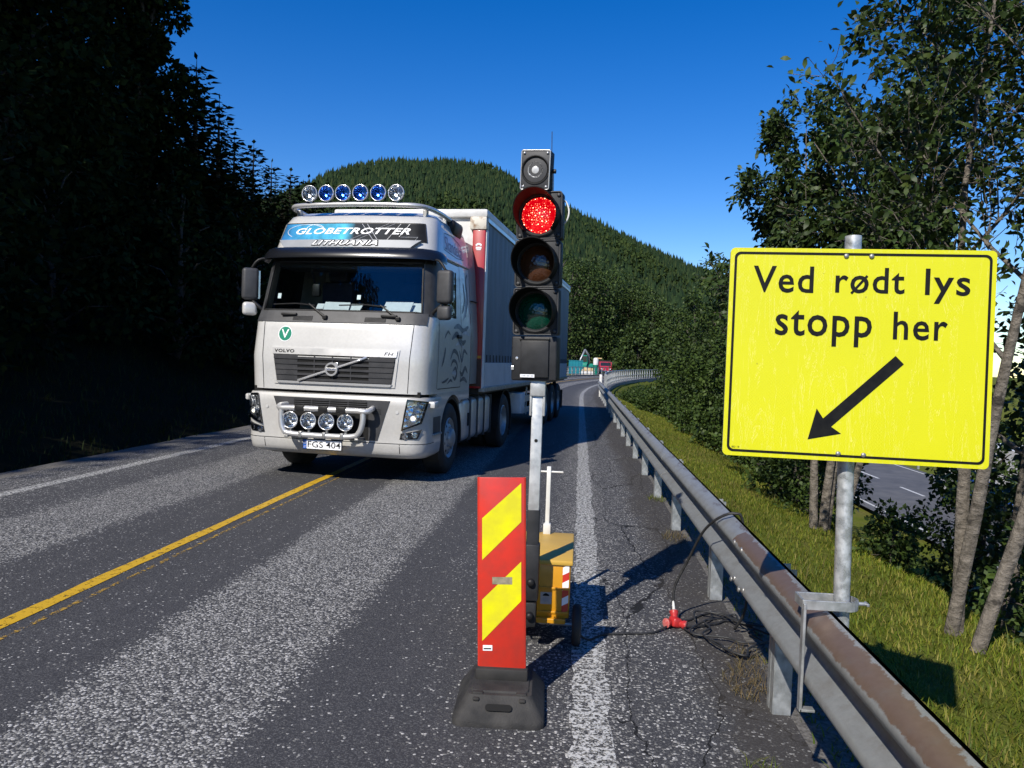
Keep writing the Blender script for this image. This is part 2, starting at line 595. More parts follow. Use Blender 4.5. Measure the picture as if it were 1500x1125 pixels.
M['asphalt'] = asphalt_mat()
strip('road', -6.9, 1.06, -40, 150, 2.0, 0.0, M['asphalt'], 4)
M['white_paint'] = paint_mat('worn_white_paint', (0.60, 0.60, 0.58), 0.505, 30)
M['white_paint_faint'] = paint_mat('faint_white_paint', (0.5, 0.5, 0.48), 0.60, 22)
M['yellow_paint'] = paint_mat('yellow_paint', (0.66, 0.40, 0.022), 0.43, 16)
M['yellow_faint'] = paint_mat('worn_yellow_paint', (0.50, 0.31, 0.05), 0.525, 16)
strip('edge_line_right', 0.02, 0.20, -10, 150, 0.12, 0.004, M['white_paint'], jit=0.016)
strip('edge_line_left', -6.24, -6.06, -10, 150, 0.5, 0.004, M['white_paint'], jit=0.01)
strip('edge_line_left_trace', -5.98, -5.86, -10, 60, 0.5, 0.004, M['white_paint_faint'], jit=0.01)
strip('centre_line', -3.36, -3.255, -10, 150, 0.25, 0.004, M['yellow_paint'], jit=0.008)
strip('centre_line_trace', -3.16, -3.125, -10, 60, 0.25, 0.004, M['yellow_faint'], jit=0.006)
# a gravelly strip of verge on the left
M['gravel'] = pmat('gravel', (0.06, 0.055, 0.048), (0.17, 0.16, 0.145), 45, 0.9, bmp=0.8, bscale=70)
strip('shoulder_gravel', 1.0, 1.32, -20, 37, 0.3, -0.012, M['gravel'], jit=0.06)
strip('verge_gravel', -7.25, -6.88, -40, 90, 1.0, -0.008, M['gravel'], jit=0.05)

# lower road in the valley on the right
M['asphalt_low'] = pmat('lower_asphalt', (0.07, 0.072, 0.08), (0.11, 0.11, 0.115), 1.5, 0.85, bmp=0.2, bscale=40)
lowz = -3.02
def flat(name, x0, x1, y0, y1, z, mat, kind='structure', n=1):
    V, F = [], []
    for i in range(n + 1):
        y = y0 + (y1 - y0) * i / n
        V += [(x0, y, z), (x1, y, z)]
    F = [(2 * i, 2 * i + 1, 2 * i + 3, 2 * i + 2) for i in range(n)]
    o = mkp(name, V, F, mat)
    if kind: o['kind'] = kind
    return o
flat('lower_road', 10.0, 16.5, -30, 46, lowz, M['asphalt_low'])
M['paint_plain'] = pmat('lower_road_paint', (0.6, 0.6, 0.58), (0.45, 0.45, 0.44), 8, 0.6)
V, F = [], []
for i in range(9):
    y = 8 + i * 4.5
    k = len(V)
    V += [(13.2, y, lowz + .004), (13.32, y, lowz + .004), (13.32, y + 2.2, lowz + .004), (13.2, y + 2.2, lowz + .004)]
    F.append((k, k + 1, k + 2, k + 3))
for x in (10.35, 16.1):
    k = len(V)
    V += [(x, -20, lowz + .004), (x + .1, -20, lowz + .004), (x + .1, 45, lowz + .004), (x, 45, lowz + .004)]
    F.append((k, k + 1, k + 2, k + 3))
o = mkp('lower_road_markings', V, F, M['paint_plain']); o['kind'] = 'structure'

# ------------------------------------------------------------------ the tractor unit
def paint(name, c1, c2, metal=0.15, rough=0.35):
    m, nt, b = newmat(name)
    n = noise(nt, 2.2, 6, 0.65); n2 = noise(nt, 30, 3, 0.6)
    r = ramp(nt, n.outputs['Fac'], [(0.3, c1), (0.7, c2)])
    c = mix(nt, 0.14, r.outputs[0], ramp(nt, n2.outputs['Fac'], [(0.35, 0.6), (0.6, 1.0)]).outputs[0], 'MULTIPLY')
    nt.links.new(c, b.inputs['Base Color'])
    b.inputs['Metallic'].default_value = metal
    b.inputs['Roughness'].default_value = rough
    b.inputs['Coat Weight'].default_value = 0.7
    b.inputs['Coat Roughness'].default_value = 0.06
    return m
M['cab'] = paint('champagne_silver_paint', (0.55, 0.545, 0.53), (0.61, 0.605, 0.59))
M['cab_low'] = paint('dusty_silver_paint', (0.45, 0.44, 0.42), (0.55, 0.54, 0.52), 0.1, 0.45)
M['windscreen'] = glassmat('windscreen_glass', (0.72, 0.80, 0.82), 0.05)
M['lamp_glass'] = glassmat('lamp_glass', (0.88, 0.9, 0.92), 0.04, 0.05)
M['blue_glass'] = glassmat('blue_lamp_glass', (0.22, 0.45, 0.98), 0.06, 0.05)
def reflector(name, c):
    m, nt, b = newmat(name)
    b.inputs['Base Color'].default_value = c4(c)
    b.inputs['Metallic'].default_value = 1.0
    b.inputs['Roughness'].default_value = 0.22
    v = N(nt, 'ShaderNodeTexVoronoi'); v.inputs['Scale'].default_value = 16
    tc = N(nt, 'ShaderNodeTexCoord'); nt.links.new(tc.outputs['Object'], v.inputs['Vector'])
    bump(nt, b, v.outputs['Distance'], 0.45, 0.03)
    return m
M['reflector'] = reflector('faceted_reflector', (0.82, 0.83, 0.85))
M['green_print'] = pmat('green_print', (0.0, 0.20, 0.12), None, rough=0.4)
M['blue_print'] = pmat('blue_print', (0.02, 0.10, 0.42), None, rough=0.4)
M['lamp_on'] = emat('headlamp_glow', (1.0, 0.94, 0.8), 2.2)
M['mural'] = pmat('airbrush_print', (0.05, 0.065, 0.09), (0.13, 0.15, 0.18), 7, 0.4)
M['mural_pale'] = pmat('pale_airbrush_print', (0.55, 0.58, 0.62), (0.3, 0.34, 0.4), 7, 0.4)
M['red_paint'] = pmat('red_trailer_paint', (0.42, 0.012, 0.016), (0.34, 0.012, 0.016), 4, 0.4, coat=0.3)

class Skin:
    def __init__(self, tab, yr):
        self.t = np.array(tab, float); self.yr = yr
    def prm(self, z):
        return [float(np.interp(z, self.t[:, 0], self.t[:, k])) for k in (1, 2, 3, 4)]
    def raw(self, s, z):
        yF, hw, r, bow = self.prm(z)
        a = abs(s); sg = 1 if s >= 0 else -1
        xf = hw - r
        if a <= xf:
            return Vector((s, yF + bow * (a / hw) ** 2, z))
        yb = yF + bow * (xf / hw) ** 2
        t = (a - xf) / r
        if t <= PI / 2:
            return Vector((sg * (xf + r * math.sin(t)), yb + r * (1 - math.cos(t)), z))
        return Vector((sg * hw, yb + r + (a - xf - PI / 2 * r), z))
    def s_of_y(self, y, z):
        yF, hw, r, bow = self.prm(z)
        xf = hw - r
        yb = yF + bow * (xf / hw) ** 2
        return xf + PI / 2 * r + (y - yb - r)
    def P(self, s, z, off=0.0):
        p = self.raw(s, z)
        if off:
            e = 0.004
            n = (self.raw(s + e, z) - self.raw(s - e, z)).cross(self.raw(s, z + e) - self.raw(s, z - e))
            n.normalize()
            p = p + n * off
        return p
    def side(self, y, z, off=0.0):
        return self.P(self.s_of_y(y, z), z, off)
    def columns(self, z, nF, nC, fr):
        """list of (s, zone, index) from the centre to the rear"""
        yF, hw, r, bow = self.prm(z)
        xf = hw - r
        out = [(xf * i / nF) for i in range(nF + 1)]
        out += [xf + PI / 2 * r * (i + 1) / nC for i in range(nC)]
        s0 = xf + PI / 2 * r
        s1 = self.s_of_y(self.yr, z)
        out += [s0 + (s1 - s0) * f for f in fr]
        return out

def skin_mesh(name, sk, zs, pred, mat, parent, nF=12, nC=6, fr=(0.1, 0.3, 0.55, 0.62, 0.8, 1.0), off=0.0, cap=False, back=False):
    bm = BM()
    zone = ['f'] * nF + ['c'] * nC + ['s'] * len(fr)
    idx = list(range(nF)) + list(range(nC)) + list(range(len(fr)))
    rows = []
    for z in zs:
        c = sk.columns(z, nF, nC, fr)
        full = [-s for s in reversed(c[1:])] + c
        rows.append([bm.verts.new(sk.P(s, z, off)) for s in full])
    n = len(rows[0])
    half = n // 2
    for j in range(len(zs) - 1):
        zm = (zs[j] + zs[j + 1]) / 2
        for i in range(n - 1):
            side = 1 if i >= half else -1
            k = i - half if side > 0 else half - 1 - i
            if pred(zone[k], idx[k], zm, side):
                bm.faces.new((rows[j][i], rows[j][i + 1], rows[j + 1][i + 1], rows[j + 1][i]))
        if back:
            bm.faces.new((rows[j][n - 1], rows[j][0], rows[j + 1][0], rows[j + 1][n - 1]))
    if cap:
        bm.faces.new(rows[-1])
    loose = [v for v in bm.verts if not v.link_faces]
    bmesh.ops.delete(bm, geom=loose, context='VERTS')
    return mk(name, bm, mat, parent, True, 50)

def patch(name, sk, q, mat, parent, off=0.006, nu=10, nv=4, skirt=True, base=-0.004, side=False, smooth=True):
    """q = four corners (s or y, z): bottom left, bottom right, top right, top left"""
    bm = BM()
    g = []
    def PP(a, z, o):
        return sk.side(a, z, o) if side else sk.P(a, z, o)
    for j in range(nv + 1):
        v = j / nv
        row = []
        for i in range(nu + 1):
            u = i / nu
            a = (q[0][0] * (1 - u) + q[1][0] * u) * (1 - v) + (q[3][0] * (1 - u) + q[2][0] * u) * v
            z = (q[0][1] * (1 - u) + q[1][1] * u) * (1 - v) + (q[3][1] * (1 - u) + q[2][1] * u) * v
            row.append((a, z))
        g.append(row)
    vs = [[bm.verts.new(PP(a, z, off)) for a, z in row] for row in g]
    for j in range(nv):
        for i in range(nu):
            bm.faces.new((vs[j][i], vs[j][i + 1], vs[j + 1][i + 1], vs[j + 1][i]))
    if skirt:
        loop = [(0, i) for i in range(nu + 1)] + [(j, nu) for j in range(1, nv + 1)] + [(nv, i) for i in range(nu - 1, -1, -1)] + [(j, 0) for j in range(nv - 1, 0, -1)]
        low = [bm.verts.new(PP(*g[j][i], base)) for j, i in loop]
        for k in range(len(loop)):
            k2 = (k + 1) % len(loop)
            a, b = loop[k], loop[k2]
            bm.faces.new((vs[a[0]][a[1]], low[k], low[k2], vs[b[0]][b[1]]))
    bmesh.ops.recalc_face_normals(bm, faces=bm.faces[:])
    return mk(name, bm, mat, parent, True, 40)

def ribbon(name, fn, pts, w, mat, parent):
    """thin printed stroke; pts in two surface coordinates, fn maps them to the surface"""
    pts = [Vector((p[0], p[1], 0)) for p in pts]
    pts = smoothpath(pts, 4)
    V, F = [], []
    n = len(pts)
    for i, p in enumerate(pts):
        d = (pts[min(i + 1, n - 1)] - pts[max(i - 1, 0)]).normalized()
        nn = Vector((-d.y, d.x, 0))
        ww = w * (0.25 + math.sin(PI * (i + 0.3) / n)) * 0.5
        a, b = p + nn * ww, p - nn * ww
        V += [fn(a.x, a.y), fn(b.x, b.y)]
    F = [(2 * i, 2 * i + 1, 2 * i + 3, 2 * i + 2) for i in range(n - 1)]
    return mkp(name, V, F, mat, parent)

TR_H = R(6.5)
truck = empty('truck', (-3.17, 9.6, 0), -TR_H, 'silver long-haul truck tractor with roof spotlights and bull bar, driving towards the red signal', 'truck')
cab = Skin([(1.16, 0.07, 1.235, 0.25, 0.07), (1.6, 0.05, 1.245, 0.25, 0.07), (2.05, 0.12, 1.24, 0.25, 0.08), (2.2, 0.19, 1.225, 0.25, 0.09),
            (2.88, 0.35, 1.175, 0.26, 0.10), (3.1, 0.43, 1.155, 0.26, 0.10), (3.4, 0.54, 1.105, 0.27, 0.10), (3.52, 0.64, 1.06, 0.27, 0.10),
            (3.60, 0.86, 0.98, 0.27, 0.10), (3.64, 1.15, 0.86, 0.27, 0.10)], 2.25)
zs = [1.16, 1.2, 1.3, 1.45, 1.6, 1.8, 1.95, 2.05, 2.12, 2.2, 2.36, 2.53, 2.7, 2.86, 2.95, 3.1, 3.25, 3.4, 3.46, 3.52, 3.56, 3.60, 3.62, 3.64]
def in_ws(zn, i, z): return 2.2 < z < 2.86 and (zn == 'f' or (zn == 'c' and i < 2))
def in_sw(zn, i, z): return 2.2 < z < 2.86 and zn == 's' and i in (1, 2)
shell = skin_mesh('cab_shell', cab, zs, lambda zn, i, z, sd: not in_ws(zn, i, z) and not in_sw(zn, i, z), M['cab'], truck, cap=True, back=True)
ws = skin_mesh('windscreen', cab, zs, lambda zn, i, z, sd: in_ws(zn, i, z), M['windscreen'], truck, off=-0.006)
for sd in (1, -1):
    skin_mesh('side_window', cab, zs, lambda zn, i, z, s2, sd=sd: in_sw(zn, i, z) and s2 == sd, M['windscreen'], truck, off=-0.008)
# black seal round the windscreen and dark pillars
def colat(z, k):
    c = cab.columns(z, 12, 6, (1.0,))
    return c[k]
zr = [2.2, 2.36, 2.53, 2.7, 2.86]
loop = [cab.P(s, 2.2, .004) for s in np.linspace(-colat(2.2, 14), colat(2.2, 14), 30)]
loop += [cab.P(colat(z, 14), z, .004) for z in zr[1:]]
loop += [cab.P(s, 2.86, .004) for s in np.linspace(colat(2.86, 14), -colat(2.86, 14), 30)[1:]]
loop += [cab.P(-colat(z, 14), z, .004) for z in reversed(zr[:-1])]
bm = BM(); tube(bm, loop, 0.016, 6); mk('windscreen_seal', bm, M['black_plastic'], ws, True)
for sd in (1, -1):
    bm = BM()
    rows = []
    for z in np.linspace(2.16, 2.9, 8):
        c = cab.columns(z, 12, 6, (0.1,))
        rows.append([bm.verts.new(cab.P(sd * s, z, .005)) for s in np.linspace(c[14] + .02, c[19], 7)])
    for a, b in zip(rows[:-1], rows[1:]):
        for k in range(6):
            f = (a[k], a[k + 1], b[k + 1], b[k])
            bm.faces.new(f if sd > 0 else tuple(reversed(f)))
    mk('windscreen_pillar', bm, M['grey_plastic'], truck, True)
# dark cowl with vents below the windscreen
patch('cowl', cab, ((-1.2, 2.045), (1.2, 2.045), (1.2, 2.19), (-1.2, 2.19)), M['grey_plastic'], truck, 0.012, 24, 3)
for x0 in (-0.62, 0.38):
    v = empty('cowl_vent', (0, 0, 0)); v.parent = truck
    patch('vent_opening', cab, ((x0, 2.06), (x0 + 0.28, 2.06), (x0 + 0.28, 2.12), (x0, 2.12)), M['void'], v, 0.015, 3, 2, False)
    for k in range(4):
        z = 2.064 + k * 0.015
        patch('vent_slat', cab, ((x0, z), (x0 + 0.28, z), (x0 + 0.28, z + .005), (x0, z + .005)), M['grey_plastic'], v, 0.021, 3, 1)
    bm = BM(); box(bm, cab.P(x0 - 0.06 if x0 < 0 else x0 + .32, 2.13, 0.03), (0.22, 0.05, 0.035), 0.012); mk('wiper_cover', bm, M['black_plastic'], truck, True, 40)
for x0, x1 in ((0.0 - 0.16, -0.95), (0.82, 0.0)):
    bm = BM()
    p = [cab.P(x0, 2.1, 0.03), cab.P(x0 - .2, 2.24, 0.035), cab.P(x0 - .26, 2.28, 0.03)]
    tube(bm, p, [0.018, 0.011, 0.009], 6)
    tube(bm, [cab.P(x0 - .18, 2.262, 0.022), cab.P(x0 - .45, 2.285, .02), cab.P(x1, 2.27, 0.02)], 0.009, 5)
    box(bm, cab.P(x0, 2.1, 0.03), (0.06, 0.05, 0.05), 0.01)
    mk('wiper', bm, M['black_plastic'], truck)
# panel gaps on the nose and round the doors
for sd in (1, -1):
    patch('panel_gap', cab, ((sd * .995 - .004, 1.17), (sd * .995 + .004, 1.17), (sd * 1.035 + .004, 2.04), (sd * 1.035 - .004, 2.04)), M['gap'], truck, 0.0025, 1, 12, False)
    g = empty('door'); g.parent = truck
    sgn = sd
    def sidep(y, z, off=0.003, sd=sd):
        p = cab.side(y, z, off)
        return Vector((sd * p.x, p.y, p.z))
    for (ya, za, yb, zb) in ((0.56, 1.22, 0.60, 2.17), (1.72, 1.22, 1.70, 2.95), (0.60, 1.22, 1.72, 1.22), (0.92, 2.97, 1.70, 2.97)):
        n = 10
        V = []
        for k in range(n + 1):
            t = k / n
            y, z = ya + (yb - ya) * t, za + (zb - za) * t
            if abs(yb - ya) < 0.2: V += [sidep(y - .005, z), sidep(y + .005, z)]
            else: V += [sidep(y, z - .005), sidep(y, z + .005)]
        mkp('door_gap', V, [(2 * i, 2 * i + 1, 2 * i + 3, 2 * i + 2) for i in range(n)], M['gap'], g)
    bm = BM(); box(bm, sidep(1.55, 1.95, 0.02), (0.03, 0.2, 0.05), 0.012); mk('door_handle', bm, M['black_plastic'], g, True, 40)
    # trim lines of the roof side panel
    pts = [(0.98, 3.12), (1.1, 3.36), (1.5, 3.38), (1.9, 3.30), (1.98, 3.1), (1.6, 3.08), (0.98, 3.12)]
    for a, b in zip(pts[:-1], pts[1:]):
        V = []
        for k in range(9):
            t = k / 8
            y, z = a[0] + (b[0] - a[0]) * t, a[1] + (b[1] - a[1]) * t
            if abs(a[0] - b[0]) < abs(a[1] - b[1]): V += [sidep(y - .004, z), sidep(y + .004, z)]
            else: V += [sidep(y, z - .004), sidep(y, z + .004)]
        mkp('roof_panel_gap', V, [(2 * i, 2 * i + 1, 2 * i + 3, 2 * i + 2) for i in range(8)], M['gap'], truck)
    # drip rail above the door
    bm = BM(); tube(bm, [sidep(y, 3.0, 0.012) for y in np.linspace(0.86, 2.2, 8)], 0.014, 6); mk('drip_rail', bm, M['cab'], truck, True)
# script lettering and airbrushed picture on the visible side
text_on('side_lettering', 'Skandeka', lambda u, v: cab.side(1.05 + u * 0.86, 3.13 + v * 0.2 - u * 0.03, 0.004), M['navy_print'], truck, shear=0.45, bold=-0.006)
sf = lambda y, z: cab.side(y, z, 0.0035)
mur = empty('airbrushed_picture'); mur.parent = truck
for pts, w, pale in (
    ([(0.75, 1.52), (0.85, 1.66), (0.9, 1.78)], 0.05, 0), ([(0.78, 1.3), (0.95, 1.32), (1.1, 1.36)], 0.03, 0),
    ([(1.15, 1.62), (1.3, 1.74), (1.5, 1.70), (1.62, 1.58)], 0.05, 0), ([(1.18, 1.52), (1.28, 1.6), (1.45, 1.58), (1.55, 1.48)], 0.04, 0),
    ([(1.3, 1.45), (1.42, 1.5), (1.5, 1.42), (1.42, 1.34), (1.3, 1.38)], 0.05, 0), ([(1.2, 1.9), (1.45, 1.98), (1.7, 1.86), (1.95, 1.9)], 0.08, 0),
    ([(1.3, 2.06), (1.55, 2.1), (1.8, 2.04), (2.1, 2.12)], 0.07, 0), ([(1.6, 1.75), (1.75, 1.6), (1.85, 1.75), (2.05, 1.7)], 0.05, 0),
    ([(1.66, 1.45), (1.8, 1.4), (1.95, 1.5), (2.1, 1.42)], 0.06, 0), ([(1.7, 1.3), (1.9, 1.34), (2.1, 1.28)], 0.05, 0),
    ([(1.4, 1.82), (1.6, 1.86), (1.85, 1.8)], 0.04, 1), ([(1.25, 1.42), (1.38, 1.44), (1.46, 1.4)], 0.05, 1), ([(1.75, 2.0), (1.95, 2.02), (2.15, 1.98)], 0.04, 1),
    ([(0.85, 1.9), (1.0, 2.0), (1.12, 1.96)], 0.03, 0), ([(1.05, 1.28), (1.2, 1.33), (1.3, 1.3)], 0.03, 0), ([(1.8, 2.3), (1.95, 2.5), (1.9, 2.75)], 0.05, 0),
    ([(1.95, 2.25), (2.1, 2.5), (2.05, 2.8), (2.15, 2.9)], 0.06, 0), ([(1.85, 2.2), (2.0, 2.38), (2.08, 2.65)], 0.04, 1)):
    ribbon('brush_stroke', sf, pts, w, M['mural_pale'] if pale else M['mural'], mur)
# roof light box with the lettering
def signmat():
    m, nt, b = newmat('roof_sign_print')
    tc = N(nt, 'ShaderNodeTexCoord')
    sp = N(nt, 'ShaderNodeSeparateXYZ'); nt.links.new(tc.outputs['Object'], sp.inputs[0])
    n = noise(nt, 5, 4, 0.6)
    x = mathn(nt, 'ADD', mathn(nt, 'MULTIPLY', sp.outputs[0], 0.5), 0.5)
    r = ramp(nt, x, [(0.0, (0.02, 0.12, 0.30)), (0.2, (0.05, 0.33, 0.55)), (0.45, (0.07, 0.42, 0.62)), (0.53, (0.012, 0.018, 0.027)), (1.0, (0.010, 0.011, 0.014))])
    c = mix(nt, 0.6, r.outputs[0], ramp(nt, n.outputs['Fac'], [(0.35, 0.5), (0.62, 1.5)]).outputs[0], 'MULTIPLY')
    nt.links.new(c, b.inputs['Base Color']); b.inputs['Roughness'].default_value = 0.5; b.inputs['Specular IOR Level'].default_value = 0.08
    return m
rs = patch('roof_sign', cab, ((-1.06, 3.14), (1.06, 3.14), (1.0, 3.40), (-1.0, 3.40)), M['black_plastic'], truck, 0.012, 30, 4)
patch('sign_face', cab, ((-1.035, 3.152), (1.035, 3.152), (0.98, 3.385), (-0.98, 3.385)), signmat(), rs, 0.016, 30, 4, False)
text_on('sign_lettering', 'GLOBETROTTER', lambda u, v: cab.P(-0.80 + u * 1.62, 3.235 + v * 0.088 + u * 0.002, 0.0195), M['white_print'], rs, shear=0.35, bold=0.02, sc=1.05)
for pts in ([(0.15, 3.38), (0.34, 3.15)], [(0.22, 3.38), (0.40, 3.15)], [(0.52, 3.385), (0.0, 3.15)], [(0.60, 3.385), (0.1, 3.15)],
            [(0.68, 3.385), (0.52, 3.15)], [(0.80, 3.385), (0.68, 3.2), (0.68, 3.2)], [(0.52, 3.155), (0.9, 3.155)], [(0.70, 3.20), (0.93, 3.20), (0.9, 3.155)]):
    pp = []
    for a, b in zip(pts[:-1], pts[1:]):
        for k in range(7):
            t = k / 6
            pp.append(cab.P(a[0] + (b[0] - a[0]) * t, a[1] + (b[1] - a[1]) * t, 0.017))
    bm = BM(); tube(bm, pp, 0.004, 4, False); mk('sign_outline_letter', bm, M['alu'], rs)
bm = BM()
tube(bm, [cab.P(-0.65 + 0.28 * math.cos(a), 3.275 + 0.10 * math.sin(a), 0.017) for a in np.linspace(0.3, 3.9, 24)], 0.004, 4, False)
tube(bm, [cab.P(-0.52 + 0.14 * math.cos(a), 3.29 + 0.085 * math.sin(a), 0.017) for a in np.linspace(-0.4, 3.4, 20)], 0.004, 4, False)
mk('sign_globe_lines', bm, M['white_print'], rs)
lp = patch('name_strip', cab, ((-0.92, 3.035), (0.86, 3.035), (0.98, 3.138), (-1.0, 3.138)), pmat('strip_grey', (0.20, 0.22, 0.25), (0.26, 0.28, 0.31), 4, 0.45), truck, 0.06, 24, 3)
text_on('strip_lettering_shadow', 'LITHUANIA', lambda u, v: cab.P(-0.505 + u * 0.94, 3.05 + v * 0.082, 0.066), M['black_print'], lp, shear=0.4, bold=0.06, sc=1.05)
text_on('strip_lettering', 'LITHUANIA', lambda u, v: cab.P(-0.49 + u * 0.91, 3.061 + v * 0.06, 0.071), M['white_print'], lp, shear=0.4, bold=0.01, sc=1.08)
# black sun visor standing off above the windscreen
bm = BM()
rows = []
for (z, off) in ((3.03, 0.02), (3.025, 0.08), (3.0, 0.125), (2.94, 0.155), (2.88, 0.165), (2.86, 0.16), (2.865, 0.14), (2.94, 0.10), (2.97, 0.02)):
    rows.append([bm.verts.new(cab.P(s, z, off * (1 - 0.25 * (abs(s) / 1.3) ** 3))) for s in np.linspace(-1.34, 1.34, 34)])
for a, b in zip(rows[:-1], rows[1:]):
    for k in range(33): bm.faces.new((a[k], a[k + 1], b[k + 1], b[k]))
for k in (0, 33): bm.faces.new([r[k] for r in rows])
bmesh.ops.recalc_face_normals(bm, faces=bm.faces[:])
mk('sun_visor', bm, pmat('visor_black', (0.008, 0.009, 0.012), None, rough=0.22, coat=0.3), truck, True, 60)
patch('windscreen_header', cab, ((-1.25, 2.85), (1.25, 2.85), (1.22, 3.0), (-1.22, 3.0)), M['black_plastic'], truck, 0.008, 24, 2)
# interior
inn = empty('cabin'); inn.parent = truck
bm = BM(); box(bm, (0, 1.35, 2.4), (2.0, 1.4, 1.1))
for f in list(bm.faces):
    if f.normal.y < -0.9 or abs(f.normal.x) > 0.9: bm.faces.remove(f)
mk('lining', bm, pmat('cabin_lining', (0.05, 0.055, 0.07), (0.08, 0.085, 0.1), 3, 0.9), inn)
bm = BM(); box(bm, (0, 0.58, 2.08), (2.1, 0.5, 0.24), 0.05); mk('dashboard', bm, M['grey_plastic'], inn, True, 40)
for sx in (-0.6, 0.6):
    bm = BM()
    box(bm, (sx, 1.25, 2.0), (0.52, 0.5, 0.16), 0.05); box(bm, (sx, 1.5, 2.35), (0.5, 0.16, 0.7), 0.06); box(bm, (sx, 1.5, 2.8), (0.3, 0.12, 0.2), 0.04)
    mk('cab_seat', bm, M['seat'], inn, True, 40)
bm = BM()
Ms = axis_matrix((0.6, 0.82, 2.27), (0, -0.75, 0.66))
lathe(bm, [(0.215 + 0.015 * math.cos(a), 0.015 * math.sin(a)) for a in np.linspace(0, 2 * PI, 8, endpoint=False)], 28, Ms, True)
lathe(bm, [(0, 0.01), (0.07, 0.01), (0.07, -0.02), (0, -0.02)], 16, Ms)
box(bm, (0.6, 0.82, 2.27), (0.42, 0.02, 0.03), 0, Matrix.Rotation(R(-40), 3, 'X'))
mk('steering_wheel', bm, M['black_plastic'], inn, True)
for (x, y, sx, sy, rz) in ((-0.15, 0.45, 0.34, 0.17, 8), (0.70, 0.46, 0.40, 0.22, -6), (0.93, 0.52, 0.2, 0.2, 12), (-0.38, 0.44, 0.1, 0.10, 0), (0.1, 0.5, 0.2, 0.12, -15)):
    bm = BM(); box(bm, (x, y, 2.27), (sx, sy, 0.012), 0, Matrix.Rotation(R(rz), 3, 'Z') @ Matrix.Rotation(R(48), 3, 'X')); mk('paper_sheet', bm, M['paper'], inn)
for (s, z, w, h) in ((-0.93, 2.36, 0.05, 0.07), (0.22, 2.36, 0.05, 0.06)):
    patch('windscreen_sticker', cab, ((s, z), (s + w, z), (s + w, z + h), (s, z + h)), M['white_print'], ws, -0.012, 2, 2, False)
bm = BM(); box(bm, (-0.52, 0.6, 2.50), (0.11, 0.06, 0.17), 0.02); tube(bm, [(-0.52, .6, 2.5), (-0.62, .58, 2.86)], 0.01, 6); mk('dash_device', bm, M['black_plastic'], inn, True, 40)
bm = BM(); box(bm, (0, 0.78, 2.84), (2.1, 0.5, 0.1), 0.03); mk('overhead_shelf', bm, M['grey_plastic'], inn)

# nose: sticker, grille, badge
st = empty('round_sticker'); st.parent = truck
def disc_on(name, sk, s, z, r, mat, parent, off, n=28):
    V = [sk.P(s, z, off)] + [sk.P(s + r * math.cos(2 * PI * k / n), z + r * math.sin(2 * PI * k / n), off) for k in range(n)]
    return mkp(name, V, [(0, 1 + k, 1 + (k + 1) % n) for k in range(n)], mat, parent)
disc_on('sticker_rim', cab, -0.71, 1.885, 0.102, M['white_print'], st, 0.003)
disc_on('sticker_face', cab, -0.71, 1.885, 0.092, M['green_print'], st, 0.0045)
text_on('sticker_letter', 'V', lambda u, v: cab.P(-0.765 + u * 0.11, 1.828 + v * 0.115, 0.006), M['white_print'], st, bold=0.012)
gr = empty('grille'); gr.parent = truck
patch('grille_surround', cab, ((-0.83, 1.235), (0.83, 1.235), (0.885, 1.715), (-0.885, 1.715)), M['cab'], gr, 0.014, 20, 4)
patch('grille_back', cab, ((-0.79, 1.275), (0.79, 1.275), (0.845, 1.62), (-0.845, 1.62)), M['void'], gr, 0.016, 20, 4, False)
patch('grille_top_strip', cab, ((-0.85, 1.615), (0.85, 1.615), (0.86, 1.70), (-0.86, 1.70)), M['alu'], gr, 0.03, 20, 2)
patch('grille_bottom_strip', cab, ((-0.77, 1.245), (0.77, 1.245), (0.8, 1.275), (-0.8, 1.275)), M['alu'], gr, 0.03, 20, 2)
for sd in (-1, 1):
    q = [(sd * .49, 1.275), (sd * .79, 1.275), (sd * .84, 1.615), (sd * .49, 1.615)]
    if sd < 0: q = [q[1], q[0], q[3], q[2]]
    patch('grille_panel', cab, q, M['dark_panel'], gr, 0.022, 6, 4)
for k in range(5):
    z = 1.285 + k * 0.069
    w = 0.785 + 0.011 * k
    patch('grille_slat', cab, ((-w, z), (w, z), (w, z + 0.03), (-w, z + 0.03)), M['dark_panel'], gr, 0.032, 20, 1)
for x in (-0.25, 0.0, 0.25):
    patch('grille_upright', cab, ((x - .006, 1.28), (x + .006, 1.28), (x + .006, 1.61), (x - .006, 1.61)), M['dark_panel'], gr, 0.026, 1, 4)
bm = BM(); tube(bm, [cab.P(-0.47 + 0.94 * t, 1.285 + 0.32 * t, 0.042) for t in np.linspace(0, 1, 8)], 0.016, 6); mk('diagonal_bar', bm, M['chrome'], gr, True)
bc = cab.P(0, 1.445, 0.05)
bm = BM()
lathe(bm, [(0.062, -0.012), (0.088, -0.012), (0.09, 0.0), (0.086, 0.012), (0.064, 0.012), (0.06, 0.0)], 28, axis_matrix(bc, (0, -1, 0)), True)
box(bm, (bc.x + .068, bc.y, bc.z + .068), (0.045, 0.02, 0.045), 0.004)
bd = mk('badge', bm, M['chrome'], gr, True, 40)
bm = BM(); lathe(bm, [(0, 0.006), (0.062, 0.006), (0.062, -0.01), (0, -0.01)], 24, axis_matrix(bc, (0, -1, 0))); mk('badge_centre', bm, M['black_plastic'], bd)
bm = BM(); box(bm, bc + Vector((0, -0.008, 0)), (0.15, 0.01, 0.036), 0.002); mk('badge_bar', bm, M['alu'], bd)
text_on('badge_lettering', 'VOLVO', lambda u, v: bc + Vector((-0.062 + u * 0.124, -0.0145, -0.011 + v * 0.022)), M['navy_print'], bd, bold=0.02)
